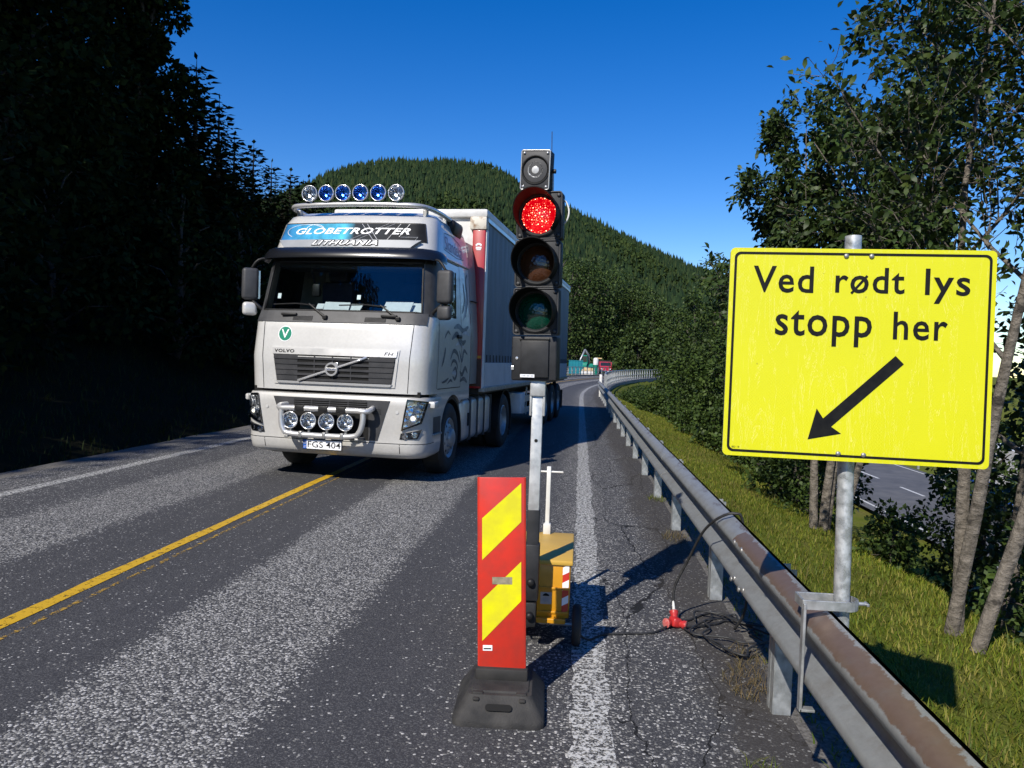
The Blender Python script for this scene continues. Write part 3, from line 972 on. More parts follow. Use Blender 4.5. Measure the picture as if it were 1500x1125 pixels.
text_on('maker_lettering', 'VOLVO', lambda u, v: cab.P(-0.825 + u * 0.29, 1.635 + v * 0.044, 0.033), M['black_print'], gr, bold=0.03, sc=1.15)
text_on('model_lettering', 'FH', lambda u, v: cab.P(0.69 + u * 0.12, 1.636 + v * 0.042, 0.033), M['black_print'], gr, shear=0.25, bold=0.0, sc=1.1)

# bumper
bp = Skin([(0.33, 0.14, 1.17, 0.24, 0.06), (0.38, 0.05, 1.235, 0.26, 0.06), (0.5, 0.015, 1.25, 0.27, 0.06), (0.56, 0.02, 1.25, 0.27, 0.06), (0.9, 0.0, 1.25, 0.27, 0.06),
           (1.08, 0.0, 1.25, 0.27, 0.06), (1.115, 0.02, 1.24, 0.26, 0.06), (1.125, 0.10, 1.2, 0.24, 0.06)], 0.78)
skin_mesh('bumper', bp, [0.33, 0.345, 0.38, 0.43, 0.5, 0.53, 0.56, 0.65, 0.78, 0.9, 1.0, 1.08, 1.1, 1.115, 1.125], lambda *a: True, M['cab_low'], truck, 14, 7, (0.5, 1.0))
bm = BM(); box(bm, (0, 0.44, 0.77), (2.25, 0.5, 0.76)); mk('bumper_core', bm, M['void'], truck)
patch('bumper_gap', bp, ((-1.55, 0.525), (1.55, 0.525), (1.55, 0.533), (-1.55, 0.533)), M['gap'], truck, 0.003, 40, 1, False)
for x in (-0.93, 0.93):
    patch('panel_gap', bp, ((x - .004, 0.37), (x + .004, 0.37), (x + .004, 0.52), (x - .004, 0.52)), M['gap'], truck, 0.003, 1, 4, False)
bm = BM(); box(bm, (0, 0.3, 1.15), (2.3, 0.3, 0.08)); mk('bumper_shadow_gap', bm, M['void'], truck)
lg = patch('lower_grille', bp, ((-0.60, 0.555), (0.64, 0.555), (0.80, 1.07), (-0.80, 1.07)), M['dark_panel'], truck, 0.008, 16, 4)
patch('lower_grille_opening', bp, ((-0.5, 0.555), (0.52, 0.555), (0.52, 0.94), (-0.5, 0.94)), M['void'], lg, 0.012, 8, 4, False)
patch('upper_slot_opening', bp, ((-0.5, 0.955), (0.5, 0.955), (0.5, 1.05), (-0.5, 1.05)), M['void'], lg, 0.012, 8, 2, False)
for k in range(4):
    z = 0.957 + k * 0.026
    patch('lower_slat', bp, ((-0.5, z), (0.5, z), (0.5, z + .009), (-0.5, z + .009)), M['dark_panel'], lg, 0.022, 8, 1)
for x in (-0.25, 0.0, 0.25):
    patch('slat_upright', bp, ((x - .006, 0.955), (x + .006, 0.955), (x + .006, 1.05), (x - .006, 1.05)), M['dark_panel'], lg, 0.018, 1, 2)
for k in range(3):
    patch('panel_slot', bp, ((0.57, 0.90 + k * .025), (0.69, 0.90 + k * .025), (0.69, 0.907 + k * .025), (0.57, 0.907 + k * .025)), M['void'], lg, 0.011, 2, 1, False)
for sd in (-1, 1):
    def Q(*pts, sd=sd):
        q = [(sd * a, z) for a, z in pts]
        return q if sd > 0 else [q[1], q[0], q[3], q[2]]
    hl = patch('headlight', bp, Q((0.955, 0.70), (1.20, 0.80), (1.30, 1.075), (1.02, 1.085)), M['black_plastic'], truck, 0.006, 8, 6)
    patch('reflector', bp, Q((0.975, 0.725), (1.185, 0.815), (1.275, 1.06), (1.035, 1.07)), M['reflector'], hl, 0.010, 8, 6, False)
    for (s, z, r) in ((1.10, 0.86, 0.055), (1.14, 0.97, 0.05), (1.17, 1.035, 0.03)):
        c = bp.P(sd * s, z, 0.013); nrm = bp.P(sd * s, z, 0.1) - bp.P(sd * s, z, 0)
        bm = BM(); lathe(bm, [(r, 0), (r, 0.012), (r * 0.8, 0.014), (r * 0.5, 0.002), (0, 0)], 18, axis_matrix(c, nrm)); mk('projector', bm, M['chrome'], hl, True)
    c = bp.P(sd * 1.10, 0.86, 0.020); nrm = bp.P(sd * 1.1, 0.86, 0.1) - bp.P(sd * 1.1, 0.86, 0)
    bm = BM(); lathe(bm, [(0.022, 0), (0.018, 0.008), (0, 0.012)], 14, axis_matrix(c, nrm)); mk('bulb', bm, M['lamp_on'], hl, True)
    patch('headlight_lens', bp, Q((0.955, 0.70), (1.20, 0.80), (1.30, 1.075), (1.02, 1.085)), M['lamp_glass'], hl, 0.034, 8, 6)
    fg = patch('fog_light', bp, Q((0.93, 0.59), (1.16, 0.60), (1.22, 0.72), (0.945, 0.665)), M['grey_plastic'], truck, 0.007, 6, 3)
    for s, z in ((1.0, 0.63), (1.12, 0.65)):
        c = bp.P(sd * s, z, 0.009); nrm = bp.P(sd * s, z, 0.1) - bp.P(sd * s, z, 0)
        bm = BM(); lathe(bm, [(0.042, 0), (0.042, 0.006), (0.03, 0.006), (0, -0.002)], 16, axis_matrix(c, nrm)); mk('fog_reflector', bm, M['reflector'], fg, True)
    patch('fog_lens', bp, Q((0.94, 0.597), (1.15, 0.607), (1.205, 0.708), (0.955, 0.66)), M['lamp_glass'], fg, 0.018, 6, 3)
    bm = BM(); box(bm, bp.P(sd * 1.42, 1.03, 0.03), (0.10, 0.2, 0.085), 0.02); mk('corner_marker', bm, M['cab'], truck, True, 40)
    disc_on('bolt_cover', bp, sd * 0.895, 0.93, 0.022, M['cab'], truck, 0.008, 14)
    # step well in the bumper end
    patch('step_well', bp, [(0.42, 0.62), (0.74, 0.62), (0.74, 0.86), (0.42, 0.86)], M['grey_plastic'], truck, 0.004, 3, 3, False, side=True) if sd > 0 else None
    if sd > 0:
        bm = BM(); box(bm, (1.2, 0.58, 0.63), (0.16, 0.34, 0.03), 0.008); mk('step', bm, M['steel'], truck)
# number plate
bm = BM(); box(bm, (-0.03, -0.025, 0.45), (0.54, 0.012, 0.135), 0.004)
pl = mk('number_plate', bm, M['black_plastic'], truck); pl.location = (0, -0.105, 0.035)
bm = BM(); box(bm, (-0.03, 0.035, 0.45), (0.3, 0.12, 0.05)); mk('plate_bracket', bm, M['black_plastic'], pl)
bm = BM(); box(bm, (-0.005, -0.033, 0.45), (0.47, 0.006, 0.112)); mk('plate_face', bm, M['white_print'], pl)
bm = BM(); box(bm, (-0.265, -0.033, 0.45), (0.046, 0.006, 0.112)); mk('plate_band', bm, M['blue_print'], pl)
text_on('plate_number', 'FGS 404', lambda u, v: Vector((-0.225 + u * 0.445, -0.0375, 0.412 + v * 0.077)), M['black_print'], pl, bold=0.006, sw=1.0)
text_on('plate_country', 'LT', lambda u, v: Vector((-0.278 + u * 0.026, -0.0375, 0.405 + v * 0.024)), M['white_print'], pl)
for k in range(10):
    a = 2 * PI * k / 10
    disc = [(-0.265 + 0.014 * math.cos(a), -0.0375, 0.468 + 0.014 * math.sin(a))]
    p = disc[0]
    mkp('plate_star', [(p[0] - .0025, p[1], p[2] - .0025), (p[0] + .0025, p[1], p[2] - .0025), (p[0] + .0025, p[1], p[2] + .0025), (p[0] - .0025, p[1], p[2] + .0025)], [(0, 1, 2, 3)], pmat('star_yellow', (0.7, 0.55, 0.05)) if k == 0 else bpy.data.materials['star_yellow'], pl)

# spot lamps
def spot(parent, p, r, blue):
    l = empty('spotlight'); l.parent = parent; l.location = p
    bm = BM(); lathe(bm, [(r, 0), (r * 0.97, -0.03), (r * 0.8, -0.075), (r * 0.35, -0.11), (0, -0.112)], 24, axis_matrix((0, 0, 0), (0, -1, 0))); mk('lamp_housing', bm, M['black_plastic'], l, True)
    bm = BM(); lathe(bm, [(r, -0.005), (r * 1.04, 0.004), (r * 1.02, 0.016), (r * 0.93, 0.014), (r * .93, -0.005)], 24, axis_matrix((0, 0, 0), (0, -1, 0))); mk('lamp_ring', bm, M['chrome'], l, True)
    bm = BM(); lathe(bm, [(r * .93, 0.0), (r * 0.7, -0.03), (r * 0.4, -0.055), (0.012, -0.062), (0.012, -0.03), (0, -0.028)], 20, axis_matrix((0, 0, 0), (0, -1, 0))); mk('lamp_reflector', bm, M['reflector'], l, False)
    bm = BM(); lathe(bm, [(r * .95, 0.009), (r * 0.6, 0.02), (0, 0.026)], 24, axis_matrix((0, 0, 0), (0, -1, 0))); mk('lamp_lens', bm, M['blue_glass'] if blue else M['lamp_glass'], l, True)
    bm = BM(); box(bm, (0, 0.03, -r - 0.015), (0.03, 0.04, 0.05), 0.006); mk('lamp_bracket', bm, M['steel'], l)
    return l
lb = empty('roof_light_bar'); lb.parent = truck
bar = smoothpath([(-1.06, 1.9, 3.6), (-1.03, 1.2, 3.64), (-0.95, 0.72, 3.64), (-0.7, 0.58, 3.645), (0, 0.54, 3.65), (0.7, 0.58, 3.645), (0.95, 0.72, 3.64), (1.03, 1.2, 3.64), (1.06, 1.9, 3.6)], 5)
bm = BM(); tube(bm, bar, 0.033, 10); mk('bar_tube', bm, M['alu'], lb, True)
for x, y in ((-0.95, 0.85), (0.95, 0.85), (-1.03, 1.5), (1.03, 1.5)):
    bm = BM(); box(bm, (x * .97, y, 3.58), (0.06, 0.08, 0.1), 0.01); mk('bar_foot', bm, M['steel'], lb)
for k in range(6):
    x = -0.625 + k * 0.247
    spot(truck, (x, 0.50 + 0.05 * abs(x), 3.795), 0.108, 1 <= k <= 4)
# bull bar
bb = empty('bull_bar'); bb.parent = truck
lp_ = smoothpath([(-0.60, 0.03, 0.97), (-0.64, -0.1, 0.96), (-0.60, -0.17, 0.935), (-0.45, -0.18, 0.94), (0, -0.18, 0.94), (0.42, -0.18, 0.94), (0.56, -0.17, 0.935), (0.60, -0.1, 0.96), (0.57, 0.03, 0.97)], 5)
bm = BM(); tube(bm, lp_, 0.036, 10); mk('bar_tube', bm, M['alu'], bb, True)
low = smoothpath([(-0.58, -0.17, 0.93), (-0.585, -0.175, 0.8), (-0.55, -0.18, 0.67), (-0.45, -0.18, 0.615), (0, -0.18, 0.605), (0.38, -0.18, 0.615), (0.48, -0.18, 0.67), (0.52, -0.175, 0.8), (0.52, -0.17, 0.93)], 5)
bm = BM(); tube(bm, low, 0.036, 10); mk('bar_tube', bm, M['alu'], bb, True)
for x in (-0.32, 0.0, 0.24):
    bm = BM(); box(bm, (x, -0.18, 0.945), (0.13, 0.085, 0.07), 0.01); mk('bar_clamp', bm, M['black_plastic'], bb, True, 40)
    bm = BM(); box(bm, (x + 0.02, -0.18, 0.612), (0.05, 0.08, 0.08), 0.01); mk('bar_clamp', bm, M['steel'], bb, True, 40)
for x in (-0.5, 0.45):
    bm = BM(); box(bm, (x, -0.05, 0.58), (0.05, 0.3, 0.03), 0.006); mk('bar_mount', bm, M['steel'], bb)
for x in (-0.46, -0.21, 0.035, 0.29):
    spot(truck, (x, -0.17, 0.785), 0.105, False)

# mirrors
for sd in (1, -1):
    mr = empty('mirror'); mr.parent = truck
    ry = Matrix.Rotation(R(-14 if sd > 0 else 38), 3, 'Z')
    x = sd * 1.375
    m_ = M['grey_plastic'] if sd > 0 else M['alu']
    bm = BM(); box(bm, (x, 0.36, 2.55), (0.215, 0.12, 0.43), 0.045, ry, 3); mk('mirror_housing', bm, M['grey_plastic'], mr, True, 50)
    bm = BM(); box(bm, (x, 0.36, 2.215), (0.19, 0.12, 0.18), 0.045, ry, 3); mk('lower_mirror_housing', bm, M['grey_plastic'] if sd > 0 else M['cab'], mr, True, 50)
    bm = BM(); box(bm, (x, 0.43, 2.55), (0.19, 0.012, 0.38), 0.0, ry); mk('mirror_glass', bm, M['chrome'], mr)
    bm = BM()
    tube(bm, smoothpath([(sd * 1.17, 0.42, 2.16), (sd * 1.24, 0.38, 2.24), (sd * 1.34, 0.37, 2.32)], 4), 0.022, 8)
    tube(bm, smoothpath([(sd * 1.13, 0.50, 2.92), (sd * 1.28, 0.40, 2.88), (sd * 1.37, 0.38, 2.76)], 4), 0.018, 8)
    tube(bm, [(x, 0.38, 2.3), (x, 0.38, 2.4)], 0.02, 8)
    mk('mirror_arm', bm, M['black_plastic'], mr, True)

# lower sides, wheel arches
for sd in (1, -1):
    arch = [(1.37 + 0.60 * math.cos(R(a)), 0.5 + 0.62 * math.sin(R(a))) for a in np.linspace(160, 52, 14)]
    poly = [(0.60, 0.56), (0.80, 0.56)] + arch + [(1.80, 1.03), (2.25, 1.03), (2.25, 1.165), (0.60, 1.165)]
    bm = BM(); prism(bm, poly, sd * 1.02, sd * 1.238, 'x'); mk('side_skirt', bm, M['cab_low'], truck)
    bm = BM()
    ring = []
    for a in np.linspace(205, -12, 22):
        c, s = math.cos(R(a)), math.sin(R(a))
        ring.append([bm.verts.new((sd * xx, 1.37 + rr * c, 0.5 + rr * s)) for xx, rr in ((0.82, 0.555), (1.215, 0.555), (1.215, 0.59), (0.82, 0.59))])
    for a, b in zip(ring[:-1], ring[1:]):
        for k in range(4): bm.faces.new((a[k], a[(k + 1) % 4], b[(k + 1) % 4], b[k]))
    bm.faces.new(ring[0]); bm.faces.new(ring[-1])
    bmesh.ops.recalc_face_normals(bm, faces=bm.faces[:])
    mk('wheel_arch', bm, M['black_plastic'], truck, True, 40)
    # side deflector behind the cab
    bm = BM()
    V = []
    for z in np.linspace(1.25, 3.42, 10):
        hw = cab.prm(z)[1]
        for y, o in ((2.27, 0.0), (2.5, 0.012), (2.78, 0.02)):
            V.append(bm.verts.new((sd * (hw + o), y, z)))
    for j in range(9):
        for k in range(2):
            bm.faces.new((V[j * 3 + k], V[j * 3 + k + 1], V[j * 3 + k + 4], V[j * 3 + k + 3]))
    bmesh.ops.solidify(bm, geom=bm.faces[:], thickness=0.02)
    mk('side_deflector', bm, M['cab'], truck, True, 40)
    bm = BM(); box(bm, (sd * 1.19, 2.52, 2.52), (0.1, 0.46, 0.012)); mk('deflector_gap', bm, M['gap'], truck)
    # dark scoop at the roof's shoulder
    bm = BM(); box(bm, (sd * 1.02, 1.78, 3.52), (0.22, 0.5, 0.25), 0.07, Matrix.Rotation(R(sd * 12), 3, 'Y'), 3); mk('roof_scoop', bm, M['black_plastic'], truck, True, 50)
bm = BM(); box(bm, (0, 2.15, 3.66), (1.7, 1.0, 0.08), 0.03); mk('roof_spoiler', bm, M['cab'], truck, True, 40)

# wheels
def wheel_mesh(R_=0.5, w=0.3, deep=False):
    ty = BM()
    pr = [(0.29, -w / 2 + .02), (0.34, -w / 2), (0.44, -w / 2 - 0.006), (R_ - .025, -w / 2 + .012), (R_, -w / 2 + .04), (R_, w / 2 - .04), (R_ - .025, w / 2 - .012), (0.44, w / 2 + .006), (0.34, w / 2), (0.29, w / 2 - .02)]
    lathe(ty, pr, 40, axis_matrix((0, 0, 0), (1, 0, 0)), True)
    rm = BM()
    if deep: pr = [(0.29, w / 2 - .02), (0.275, w / 2 - 0.01), (0.262, w / 2 - 0.04), (0.25, 0.02), (0.2, 0.0), (0.14, 0.02), (0.12, 0.09), (0.0, 0.1)]
    else: pr = [(0.29, w / 2 - .02), (0.28, w / 2 - 0.005), (0.262, w / 2 - 0.03), (0.24, w / 2 - 0.05), (0.19, w / 2 - 0.01), (0.14, w / 2 + 0.005), (0.13, w / 2 + 0.04), (0.09, w / 2 + 0.06), (0, w / 2 + 0.062)]
    lathe(rm, pr, 32, axis_matrix((0, 0, 0), (1, 0, 0)))
    return ty, rm
M['rim'] = pmat('rim_steel', (0.5, 0.5, 0.49), (0.33, 0.33, 0.32), 6, 0.45, 0.4)
def make_wheel(deep, w=0.3):
    e = empty('wheel')
    ty, rm = wheel_mesh(0.5, w, deep)
    t = mk('tyre', ty, M['rubber'], e, True, 40)
    r = mk('rim', rm, M['rim'], e, True, 40)
    for k in range(10):
        a = 2 * PI * k / 10
        rr, xx = (0.165, 0.02) if deep else (0.165, w / 2)
        bm = BM(); lathe(bm, [(0.013, -0.01), (0.013, 0.02), (0, 0.026)], 6, axis_matrix((xx, rr * math.cos(a), rr * math.sin(a)), (1, 0, 0))); mk('wheel_nut', bm, M['steel'], r)
        if not deep:
            bm = BM(); lathe(bm, [(0.022, 0.0), (0, 0.001)], 10, axis_matrix((w / 2 - 0.022, 0.217 * math.cos(a + .3), 0.217 * math.sin(a + .3)), (1, 0.25 * math.cos(a + .3), 0.25 * math.sin(a + .3)))); mk('hand_hole', bm, M['void'], r)
    return e
w0 = make_wheel(False)
w1 = make_wheel(True)
def put_wheel(src, first, parent, loc, rz):
    o = src if first else copy_tree(src)
    o.parent = parent; o.location = loc; o.rotation_euler = (0, 0, rz)
    return o
put_wheel(w0, True, truck, (1.06, 1.37, 0.5), R(2)); put_wheel(w0, False, truck, (-1.06, 1.37, 0.5), PI + R(2))
put_wheel(w1, True, truck, (1.07, 4.97, 0.5), 0); put_wheel(w1, False, truck, (-1.07, 4.97, 0.5), PI)
for sd in (1, -1):
    put_wheel(w1, False, truck, (sd * 0.74, 4.97, 0.5), 0 if sd > 0 else PI)
bm = BM()
box(bm, (0.4, 3.4, 0.8), (0.09, 5.4, 0.26)); box(bm, (-0.4, 3.4, 0.8), (0.09, 5.4, 0.26)); box(bm, (0, 1.4, 0.75), (1.6, 1.6, 0.5)); box(bm, (0, 4.97, 0.5), (1.6, 0.14, 0.14)); box(bm, (0, 1.37, 0.48), (1.7, 0.14, 0.14))
box(bm, (0, 5.0, 1.0), (0.9, 0.9, 0.12))
mk('chassis', bm, M['chassis'], truck)
ft = empty('fuel_tank'); ft.parent = truck
for k in range(4):
    y0 = 2.06 + k * 0.46
    bm = BM(); box(bm, (0.93, y0 + 0.22, 0.70), (0.56, 0.43, 0.66), 0.09, None, 4); mk('tank_section', bm, M['alu'], ft, True, 40)
    bm = BM(); box(bm, (0.93, y0 + 0.45, 0.70), (0.575, 0.03, 0.675), 0.012, None, 2); mk('tank_strap', bm, M['grey_plastic'], ft, True, 40)
bm = BM(); box(bm, (1.215, 2.36, 0.7), (0.012, 0.1, 0.2)); mk('tank_recess', bm, M['void'], ft)
for sd in (1, -1):
    bm = BM()
    ring = []
    for a in np.linspace(190, -20, 20):
        c, s = math.cos(R(a)), math.sin(R(a))
        ring.append([bm.verts.new((sd * xx, 4.97 + rr * c, 0.5 + rr * s)) for xx, rr in ((0.56, 0.57), (1.24, 0.57), (1.24, 0.60), (0.56, 0.60))])
    for a, b in zip(ring[:-1], ring[1:]):
        for k in range(4): bm.faces.new((a[k], a[(k + 1) % 4], b[(k + 1) % 4], b[k]))
    bm.faces.new(ring[0]); bm.faces.new(ring[-1])
    bmesh.ops.recalc_face_normals(bm, faces=bm.faces[:])
    mk('mudguard', bm, M['black_plastic'], truck, True, 40)
    bm = BM(); box(bm, (sd * 0.9, 5.56, 0.42), (0.62, 0.02, 0.5)); mk('mud_flap', bm, M['rubber'], truck)
M['valance'] = M['black_plastic']
bm = BM(); box(bm, (0, 0.42, 0.36), (1.9, 0.4, 0.1), 0.03); mk('under_tray', bm, M['black_plastic'], truck)

# ------------------------------------------------------------------ the trailer
TL_H = R(5.4)
LEN = 12.0
trailer = empty('semi_trailer', (-2.80, 12.25, 0), -TL_H, 'long blue-grey curtain-sided trailer with red front pillar behind the silver tractor', 'trailer')
def curtainmat():
    m, nt, b = newmat('dusty_curtain')
    mp = N(nt, 'ShaderNodeMapping'); mp.inputs['Scale'].default_value = (1, 3.0, 0.35)
    tc = N(nt, 'ShaderNodeTexCoord'); nt.links.new(tc.outputs['Object'], mp.inputs[0])
    n = noise(nt, 1.2, 6, 0.7, vec=mp.outputs[0])
    r = ramp(nt, n.outputs['Fac'], [(0.3, (0.075, 0.095, 0.125)), (0.7, (0.14, 0.165, 0.205))])
    nt.links.new(r.outputs[0], b.inputs['Base Color']); b.inputs['Roughness'].default_value = 0.6
    w = N(nt, 'ShaderNodeTexWave'); w.bands_direction = 'Y'; w.inputs['Scale'].default_value = 0.9; w.inputs['Distortion'].default_value = 3
    nt.links.new(tc.outputs['Object'], w.inputs[0])
    bump(nt, b, w.outputs['Fac'], 0.3, 0.05)
    return m
M['curtain'] = curtainmat()
M['trailer_white'] = pmat('trailer_white', (0.7, 0.7, 0.69), (0.52, 0.51, 0.49), 5, 0.45, lo=0.4, hi=0.75)
M['rusty_white'] = pmat('stained_corner_casting', (0.62, 0.58, 0.50), (0.25, 0.14, 0.07), 9, 0.6, lo=0.5, hi=0.72)
M['side_board'] = pmat('side_board', (0.42, 0.44, 0.47), (0.5, 0.52, 0.55), 3, 0.5)
zb, zt = 1.18, 3.86
bm = BM(); box(bm, (0, 0.05, (zb + zt) / 2), (2.30, 0.1, zt - zb)); mk('front_wall', bm, M['trailer_white'], trailer)
for sd in (1, -1):
    pil = empty('corner_pillar'); pil.parent = trailer
    bm = BM(); box(bm, (sd * 1.155, 0.0, 2.42), (0.21, 0.16, 2.5), 0.02); mk('pillar_post', bm, M['red_paint'], pil, True, 40)
    bm = BM(); box(bm, (sd * 1.267, 0.02, 2.42), (0.012, 0.14, 2.5)); mk('pillar_edge', bm, M['trailer_white'], pil)
    bm = BM(); box(bm, (sd * 1.14, -0.005, 3.77), (0.27, 0.19, 0.2), 0.02); mk('corner_casting', bm, M['rusty_white'], pil, True, 40)
    bm = BM(); box(bm, (sd * 1.155, 0.0, 1.42), (0.205, 0.165, 0.44), 0.01); mk('pillar_foot', bm, pmat('brown_foot', (0.06, 0.03, 0.02), (0.1, 0.05, 0.03), 8, 0.7) if sd > 0 else bpy.data.materials['brown_foot'], pil)
    bm = BM(); box(bm, (sd * 1.155, -0.084, 1.67), (0.2, 0.006, 0.04)); mk('reflector_tape', bm, pmat('amber_tape', (0.6, 0.28, 0.02)) if sd > 0 else bpy.data.materials['amber_tape'], pil)
# white crest on the visible red pillar
bm = BM()
for k in range(5):
    a = R(-50 + 25 * k)
    lathe(bm, [(0.016, 0.002), (0, 0.003)], 10, axis_matrix((1.155 + 0.045 * math.sin(a), -0.083, 3.4 + 0.045 * math.cos(a)), (0, -1, 0)))
box(bm, (1.155, -0.083, 3.385), (0.09, 0.004, 0.03)); box(bm, (1.155, -0.083, 3.355), (0.075, 0.004, 0.014))
mk('crest', bm, M['white_print'], trailer)
bm = BM(); box(bm, (0, LEN / 2, 3.93), (2.56, LEN + 0.16, 0.13), 0.03); mk('roof', bm, M['trailer_white'], trailer, True, 40)
for sd in (1, -1):
    # curtain with soft vertical waves
    bm = BM()
    rows = []
    for z in np.linspace(1.58, 3.87, 9):
        rows.append([bm.verts.new((sd * (1.262 + 0.008 * math.sin(y * 5.3 + 0.6 * math.sin(z * 2 + y)) * math.sin((z - 1.58) / 2.29 * PI)), y, z)) for y in np.linspace(0.1, LEN - 0.1, 90)])
    for a, b in zip(rows[:-1], rows[1:]):
        for k in range(89): bm.faces.new((a[k], a[k + 1], b[k + 1], b[k]))
    mk('side_curtain', bm, M['curtain'], trailer, True)
    bm = BM(); box(bm, (sd * 1.278, LEN / 2, 3.83), (0.02, LEN, 0.07), 0.006); mk('curtain_rail', bm, M['alu'], trailer)
    bm = BM(); box(bm, (sd * 1.25, LEN / 2, 1.15), (0.09, LEN, 0.08), 0.01); mk('floor_rail', bm, M['steel'], trailer)
    for k in range(7):
        y0 = 0.12 + k * (LEN - 0.2) / 7
        bm = BM(); box(bm, (sd * 1.258, y0 + (LEN - .2) / 14, 1.385), (0.03, (LEN - .2) / 7 - 0.02, 0.39), 0.006); mk('side_board', bm, M['side_board'], trailer)
    for k in range(44):
        y0 = 0.25 + k * 0.265
        bm = BM(); box(bm, (sd * 1.274, y0, 1.65), (0.010, 0.018, 0.12), 0, Matrix.Rotation(R(8), 3, 'X'))
        mk('curtain_buckle', bm, M['chassis'], trailer)
bm = BM(); box(bm, (0, LEN / 2, 1.12), (2.4, LEN - .1, 0.1)); box(bm, (0.5, LEN / 2 + 1, 0.95), (0.12, LEN - 2.2, 0.3)); box(bm, (-0.5, LEN / 2 + 1, 0.95), (0.12, LEN - 2.2, 0.3)); mk('chassis', bm, M['chassis'], trailer)
bm = BM(); box(bm, (0, LEN - 0.03, 2.5), (2.5, 0.06, 2.7)); mk('rear_door', bm, M['trailer_white'], trailer)
for k in range(3):
    for sd in (1, -1):
        put_wheel(w1, False, trailer, (sd * 1.08, LEN - 4.2 + k * 1.3, 0.5), 0 if sd > 0 else PI)
bm = BM()
for k in range(3): box(bm, (0, LEN - 4.2 + k * 1.3, 0.5), (2.0, 0.13, 0.13))
mk('axles', bm, M['chassis'], trailer)
bm = BM(); box(bm, (1.18, 5.6, 0.80), (0.03, 2.6, 0.14), 0.006); box(bm, (1.18, 5.6, 0.55), (0.03, 2.6, 0.12), 0.006); box(bm, (1.18, 4.9, 0.75), (.02, .08, .6)); box(bm, (1.18, 6.6, .75), (.02, .08, .6)); mk('side_guard', bm, M['alu'], trailer)
bm = BM(); box(bm, (1.15, 3.75, 0.76), (0.3, 0.55, 0.42), 0.02); mk('tool_box', bm, M['trailer_white'], trailer, True, 40)
bm = BM(); box(bm, (0, LEN - 0.1, 0.55), (2.3, 0.1, 0.14)); box(bm, (0.9, LEN - .1, .85), (.1, .1, .5)); box(bm, (-0.9, LEN - .1, .85), (.1, .1, .5)); mk('rear_bumper', bm, M['chassis'], trailer)
for sd in (1, -1):
    bm = BM(); box(bm, (sd * 1.0, LEN - 0.4, 0.5), (0.4, 0.02, 0.55)); mk('mud_flap', bm, M['rubber'], trailer)
    bm = BM(); box(bm, (sd * .8, 4.3, 0.62), (0.1, 0.1, 0.95)); box(bm, (sd * .8, 4.3, 0.14), (0.25, 0.25, 0.03)); mk('landing_leg', bm, M['chassis'], trailer)

# ------------------------------------------------------------------ guardrail
def railmat(name, rusty):
    m, nt, b = newmat(name)
    mp = N(nt, 'ShaderNodeMapping'); mp.inputs['Scale'].default_value = (9, 2.2, 1.2)
    tc = N(nt, 'ShaderNodeTexCoord'); nt.links.new(tc.outputs['Object'], mp.inputs[0])
    n = noise(nt, 2.0, 6, 0.7, vec=mp.outputs[0]); n2 = noise(nt, 35, 4, 0.65)
    zinc = mix(nt, n2.outputs['Fac'], (0.22, 0.235, 0.24), (0.34, 0.355, 0.36))
    zinc = mix(nt, ramp(nt, n.outputs['Fac'], [(0.45, 0.0), (0.75, 0.5)]).outputs[0], zinc, (0.20, 0.19, 0.18))
    if rusty:
        # brown film left on the upper face, worn through along its edges
        sp = N(nt, 'ShaderNodeSeparateXYZ'); nt.links.new(tc.outputs['Object'], sp.inputs[0])
        ng = noise(nt, 16, 5, 0.75)
        wob = mathn(nt, 'ADD', mathn(nt, 'MULTIPLY', mathn(nt, 'SUBTRACT', n.outputs['Fac'], 0.5), 0.02), mathn(nt, 'MULTIPLY', mathn(nt, 'SUBTRACT', ng.outputs['Fac'], 0.5), 0.03))
        zz = mathn(nt, 'ADD', sp.outputs[2], wob)
        f = ramp(nt, mathn(nt, 'MULTIPLY', mathn(nt, 'SUBTRACT', zz, 0.66), 10.0), [(0.42, 0.0), (0.47, 1.0), (0.87, 1.0), (0.90, 0.0)])
        brown = mix(nt, n2.outputs['Fac'], (0.135, 0.088, 0.062), (0.20, 0.14, 0.105))
        zinc = mix(nt, f.outputs[0], zinc, brown)
    else:
        st = ramp(nt, n.outputs['Fac'], [(0.52, 0.0), (0.62, 1.0)])
        sp = N(nt, 'ShaderNodeSeparateXYZ'); nt.links.new(tc.outputs['Object'], sp.inputs[0])
        f = ramp(nt, mathn(nt, 'MULTIPLY', mathn(nt, 'SUBTRACT', sp.outputs[2], 0.66), 10.0), [(0.70, 0.0), (0.85, 1.0)])
        zinc = mix(nt, mathn(nt, 'MULTIPLY', f.outputs[0], st.outputs[0]), zinc, (0.13, 0.10, 0.08))
    # dust and old scuffs
    nd = noise(nt, 7, 6, 0.75); scf = ramp(nt, nd.outputs['Fac'], [(0.5, 0.0), (0.72, 0.55)])
    zinc = mix(nt, scf.outputs[0], zinc, (0.17, 0.155, 0.135))
    nt.links.new(zinc, b.inputs['Base Color'])
    b.inputs['Metallic'].default_value = 0.35
    b.inputs['Roughness'].default_value = 0.5
    bump(nt, b, n2.outputs['Fac'], 0.12, 0.004)
    return m
M['rail'] = railmat('galvanised_rail', False)
M['rail_brown'] = railmat('rail_with_brown_film', True)
M['galv'] = pmat('galvanised_steel', (0.30, 0.315, 0.32), (0.46, 0.475, 0.48), 22, 0.42, 0.55, bmp=0.05, bscale=60, rvar=0.1)

